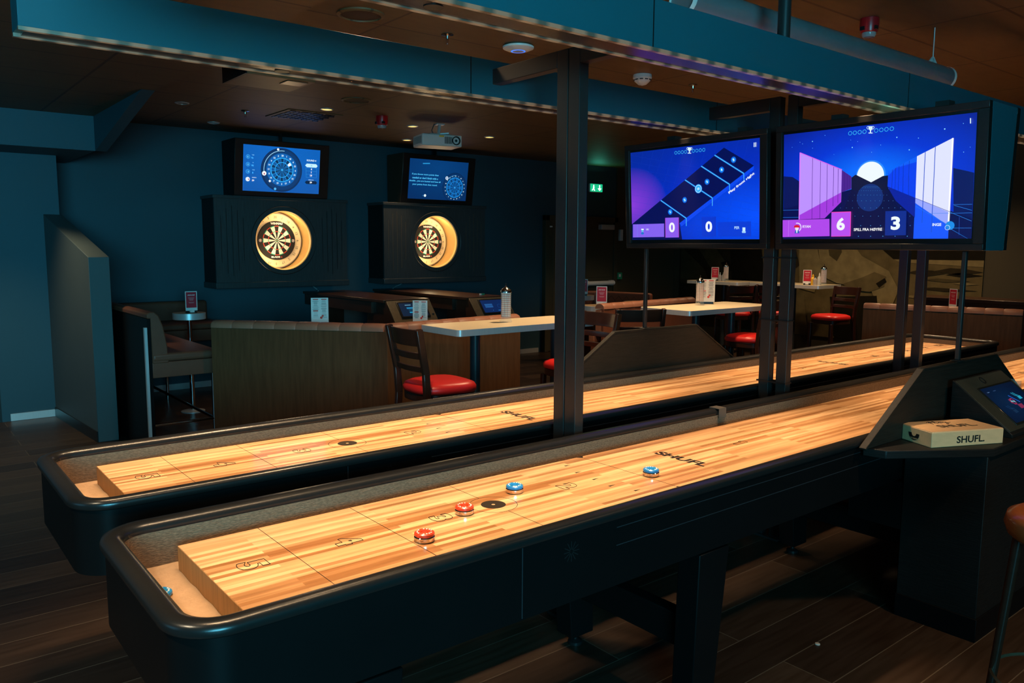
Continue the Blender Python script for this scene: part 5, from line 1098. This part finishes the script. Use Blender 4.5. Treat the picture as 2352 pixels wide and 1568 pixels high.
dup(ch, (9.35, 6.05, 0), R(20), 'red seated chair just right of the middle post, in front of the mural')
dup(ch, (8.85, 6.35, 0), R(60), 'dark ladder back chair just left of the middle post, by the mural')
dup(ch, (4.85, 4.47, 0), R(60), 'dark chair whose back shows above the far console, by the slim pole')
# brown bar stool cut off by the right edge
st = thing('bar_stool', 'polished brown wooden stool cut off by the right edge of the photo', 'stool', (2.85, 0.765, 0))
MB().lathe([(0.0001, 0.70), (0.15, 0.705), (0.175, 0.725), (0.185, 0.755), (0.178, 0.785), (0.15, 0.800), (0.0001, 0.795)], n=40).build('seat', stool_wood, st, smooth=70)
for k in range(4):
    a = R(20+90*k); MB().tube([(0.14*math.cos(a), 0.14*math.sin(a), 0.715), (0.20*math.cos(a), 0.20*math.sin(a), 0.0)], [0.016, 0.013], 12).build('leg', chair_wood, st)
MB().lathe([(0.180, 0.25), (0.186, 0.256), (0.192, 0.25), (0.186, 0.244), (0.180, 0.25)], n=40).build('foot_ring', bronze, st)

# ------------------------------------------------------------------ menu cards and promo cards
def card(x, y, z, ang, kind, label, k=1.0):
    """ang: direction the printed face looks towards"""
    t = thing('menu_stand' if kind == 'menu' else 'promo_stand', label, 'menu card' if kind == 'menu' else 'red promo card', (x, y, z+0.0006), ang+math.pi/2, 'standing menu cards' if kind == 'menu' else 'standing red promo cards')
    t.scale = (k, k, k)
    # local: face looks to -y, x to the right
    w_, h_ = (0.075, 0.225) if kind == 'menu' else (0.055, 0.185); z0 = 0.022
    MB().box(-w_*0.86, w_*0.86, -0.034, 0.034, 0, 0.008).box(-w_*0.86, w_*0.86, -0.008, 0.008, 0.006, 0.042).build('card_foot', black_p, t, bevel=0.002)
    c = MB().box(-w_, w_, -0.0125, -0.0095, z0, z0+h_).build('card', paper_m, t)
    if kind == 'menu':
        b = MB(); r_ = MB()
        for cx_ in (-0.036, 0.036):
            r_.box(cx_-0.022, cx_+0.024, -0.0132, -0.0125, z0+h_-0.018, z0+h_-0.010)
            zz = z0+h_-0.026
            while zz > z0+0.045:
                ln = rnd.uniform(0.014, 0.028); b.box(cx_-ln, cx_+ln, -0.0132, -0.0125, zz-0.0022, zz); zz -= rnd.choice((0.006, 0.006, 0.011))
        r_.box(-0.058, -0.014, -0.0136, -0.0125, z0+0.105, z0+0.113)
        r_.prism(circle(0.012, z0+0.048, 0.011, 16), -0.0134, -0.0125, 'Y').prism(circle(0.024, z0+0.064, 0.009, 16), -0.0134, -0.0125, 'Y')
        b.build('menu_print', ink_m, c); r_.build('menu_headings', inkred_m, c)
    else:
        r_ = MB().box(-w_+0.007, w_-0.007, -0.0131, -0.0125, z0+0.028, z0+h_-0.008).build('red_panel', redcard_m, c)
        b = MB()
        for q in (-0.026, -0.010, 0.008, 0.025): b.add([(q-0.007, -0.0136, z0+h_-0.044), (q+0.006, -0.0136, z0+h_-0.042), (q+0.009, -0.0136, z0+h_-0.030), (q-0.005, -0.0136, z0+h_-0.031)], [(0, 1, 2, 3)])
        for j in range(4): b.box(-0.030+0.004*j, 0.028-0.003*j, -0.0136, -0.0131, z0+h_-0.062-j*0.008, z0+h_-0.060-j*0.008)
        for j in range(2): b.box(-0.026+0.004*j, 0.026-0.003*j, -0.0136, -0.0131, z0+h_-0.105-j*0.008, z0+h_-0.103-j*0.008)
        b.build('card_print', mat('pink_print', (0.75, 0.45, 0.45), 0.6), r_)
        MB().box(-0.014, 0.016, -0.0362, -0.0345, 0.012, 0.022).box(-0.02, 0.02, -0.0345, -0.008, 0.006, 0.026).build('foot_label', white_m, t)
face = lambda x, y: math.atan2(-y, -x)
card(2.795, 5.95, 0.975, face(2.85, 5.9)+0.03, 'menu', 'white menu card standing at the left, on the table behind the bent booth', 0.9)
card(3.60, 5.72, 0.95, face(3.7, 5.6)-0.2, 'menu', 'white menu card standing in front of the left desk tablet', 0.84)
card(6.52, 5.0, 1.05, face(6.5, 5)+0.15, 'menu', 'white menu card beside the straw jar on the middle table')
card(2.37, 7.86, 0.965, face(2.4, 7.9)+0.3, 'promo', 'red card on the round table against the teal wall')
card(5.90, 5.86, 1.0, face(5.9, 5.9)-0.1, 'promo', 'red card right of the nearest post, on a round table')
card(6.98, 7.26, 1.0, face(7, 7.3), 'promo', 'red card mostly hidden by the nearest post')
card(10.12, 7.62, 1.10, face(10.1, 7.6)-0.1, 'promo', 'red card on the dim table at the left of the mural')
card(10.14, 6.08, 1.10, face(10.1, 6.1)-0.1, 'promo', 'red card beside the yellow bottle on the table in front of the mural')
card(8.58, 3.50, 1.0, face(8.6, 3.5)-0.9, 'promo', 'red card above the far right booth')

# ------------------------------------------------------------------ straw jars
straw_m = bpy.data.materials.new('striped_paper_straw'); straw_m.use_nodes = True
nt = straw_m.node_tree; N = nt.nodes; L = nt.links; tc = N.new('ShaderNodeTexCoord'); mp = N.new('ShaderNodeMapping'); wv = N.new('ShaderNodeTexWave'); wv.bands_direction = 'DIAGONAL'; wv.inputs['Scale'].default_value = 42
rp = N.new('ShaderNodeValToRGB'); rp.color_ramp.elements[0].color = (0.62, 0.16, 0.12, 1); rp.color_ramp.elements[1].color = (0.85, 0.82, 0.80, 1); rp.color_ramp.elements[0].position = 0.22; rp.color_ramp.elements[1].position = 0.34
L.new(tc.outputs['Object'], mp.inputs[0]); L.new(mp.outputs[0], wv.inputs['Vector']); L.new(wv.outputs['Fac'], rp.inputs[0]); L.new(rp.outputs[0], N['Principled BSDF'].inputs['Base Color']); N['Principled BSDF'].inputs['Roughness'].default_value = 0.5
straw_mesh = None
def straw_jar(x, y, z, label, ns, where):
    global straw_mesh
    t = thing('straw_jar', label, 'straw jar', (x, y, z), 0, 'tall straw jars')
    MB().lathe([(0.0001, 0.0), (0.046, 0.0), (0.048, 0.006), (0.038, 0.03), (0.040, 0.034), (0.040, 0.232), (0.0375, 0.232), (0.0375, 0.038), (0.0001, 0.034)], n=32).build('glass_cylinder', glass_m, t)
    MB().lathe([(0.0415, 0.222), (0.0415, 0.234), (0.036, 0.244), (0.012, 0.262), (0.006, 0.266), (0.007, 0.272), (0.0001, 0.275)], n=32).build('chrome_lid', chrome, t)
    MB().tube([(0, 0, 0.27), (0, 0, 0.292)], 0.0035, 8).build('lift_knob', black_p, t)
    for k in range(ns):
        rr = 0.0285 if k < 11 else (0.015 if k < 15 else 0.0); a = k*2*math.pi/11 if k < 11 else k*2*math.pi/4
        if straw_mesh is None:
            o = MB().tube([(0, 0, 0), (0, 0, 0.190)], 0.0058, 8).build('drinking_straw', straw_m); straw_mesh = o.data
        else:
            o = bpy.data.objects.new('drinking_straw', straw_mesh); COL.objects.link(o)
        o.location = (x+rr*math.cos(a), y+rr*math.sin(a), z+0.039)
        tag(o, 'red and white striped straw in the jar '+where, 'straw', 'striped straws in the jar '+where)
straw_jar(3.70, 4.68, 1.0505, 'tall glass straw jar with a chrome lid on the table left of the nearest post', 16, 'left of the nearest post')
straw_jar(6.33, 4.94, 1.0505, 'tall glass straw jar beside the white menu card on the middle table', 16, 'beside the middle menu card')
straw_jar(10.2, 5.87, 1.1005, 'straw jar at the right end of the table in front of the mural', 12, 'at the right end of the mural table')
straw_jar(10.12, 7.42, 1.1005, 'straw jar on the dim table at the left of the mural', 12, 'on the dim table')
def bottle(x, y, z, m, label, cat='bottle', h=0.15):
    t = thing('sauce_bottle' if cat == 'bottle' else 'spice_jar', label, cat, (x, y, z))
    MB().lathe([(0.0001, 0), (0.026, 0), (0.028, 0.01), (0.028, h*0.6), (0.012, h*0.75), (0.012, h*0.8)], n=24).build('bottle_body', m, t)
    MB().lathe([(0.013, h*0.78), (0.013, h*0.86), (0.004, h), (0.0001, h)], n=16).build('cap', m if cat == 'bottle' else chrome, t)
bottle(10.15, 6.00, 1.1005, yellow_m, 'yellow mustard bottle behind the red card in front of the mural')
bottle(10.13, 5.955, 1.1005, clear_m, 'pale shaker beside the yellow bottle', 'jar', 0.13)
bottle(10.25, 5.96, 1.1005, white_m, 'white bottle between the yellow bottle and the straw jar', 'bottle', 0.17)
bottle(10.12, 7.53, 1.1005, clear_m, 'pale shaker beside the red card on the dim table', 'jar', 0.13)
bottle(10.16, 7.49, 1.1005, white_m, 'white bottle beside the straw jar on the dim table', 'bottle', 0.14)
t = thing('plate', 'pale plate at the left end of the table in front of the mural', 'plate', (10.14, 6.35, 1.1005))
MB().lathe([(0.0001, 0.0), (0.05, 0.0), (0.09, 0.012), (0.092, 0.014), (0.05, 0.004), (0.0001, 0.004)], n=32).build('plate_dish', white_m, t)

# ------------------------------------------------------------------ around the door, right wall ledge
t = thing('exit_sign', 'green lit emergency exit sign right of the nearest post', 'exit sign', (9.05, 9.16, 2.44))
MB().box(-0.16, 0.115, -0.03, 0.02, 0.02, 0.16).build('sign_case', white_m, t, bevel=0.02)
MB().box(-0.155, 0.11, -0.033, -0.030, 0.03, 0.15).build('lit_panel', glow('#16A070', 1.6), t)
b = MB(); b.prism([(0.0, 0.085), (0.03, 0.085), (0.03, 0.05), (0.055, 0.05), (0.055, 0.085), (0.085, 0.085), (0.0425, 0.045)], -0.036, -0.033, 'Y') if False else None
b = MB(); b.prism([(0.035, 0.135), (0.055, 0.135), (0.055, 0.085), (0.085, 0.085), (0.045, 0.045), (0.005, 0.085), (0.035, 0.085)], -0.0355, -0.033, 'Y')
b.prism(circle(-0.085, 0.125, 0.011, 14), -0.0355, -0.033, 'Y').prism([(-0.10, 0.11), (-0.07, 0.11), (-0.075, 0.075), (-0.055, 0.045), (-0.07, 0.042), (-0.09, 0.07), (-0.115, 0.045), (-0.125, 0.052), (-0.10, 0.08)], -0.0355, -0.033, 'Y')
b.build('pictogram', glow('#E8FFF4', 2.0), t)
light('AREA', 'exit_sign_lamp', (9.05, 9.12, 2.63), 0.8, (0.1, 0.9, 0.6), (9.05, 8.6, 2.9), shape='RECTANGLE', size=0.25, size_y=0.05)
t = thing('call_point', 'small green emergency call point beside the door', 'call point', (9.60, 9.14, 1.13))
MB().box(-0.05, 0.05, -0.02, 0.05, -0.05, 0.06).build('case', green_m, t, bevel=0.006); MB().box(-0.03, 0.01, -0.024, -0.02, -0.01, 0.035).build('label_window', paper_m, t)
t = thing('door_sensor', 'small white box on the wall above the door frame corner', 'sensor', (9.62, 9.14, 1.80))
MB().box(-0.03, 0.03, -0.02, 0.05, -0.09, 0.09).build('case', white_m, t, bevel=0.006)
t = thing('service_counter', 'dark brown counter running along the right wall behind the far booth', 'counter', (9.9, 3.0, 0))
MB().box(9.45, 9.95, -0.5, 4.30, 1.02, 1.06).build('counter_top', desk_wood, t, world=True, bevel=0.004)
MB().box(9.55, 9.93, -0.5, 4.26, 0.0, 1.02).build('counter_front', desk_wood, t, world=True)
# little things on the floor and under the table
tag(MB().lathe([(0.0001, 0.0), (0.011, 0.0005), (0.010, 0.004), (0.0001, 0.005)], c=(2.93, 1.63, 0.0), n=14).build('bottle_cap', mat('cap_pale', (0.5, 0.42, 0.35), 0.4)), 'tiny pale scrap on the dark floor under the near table', 'scrap')
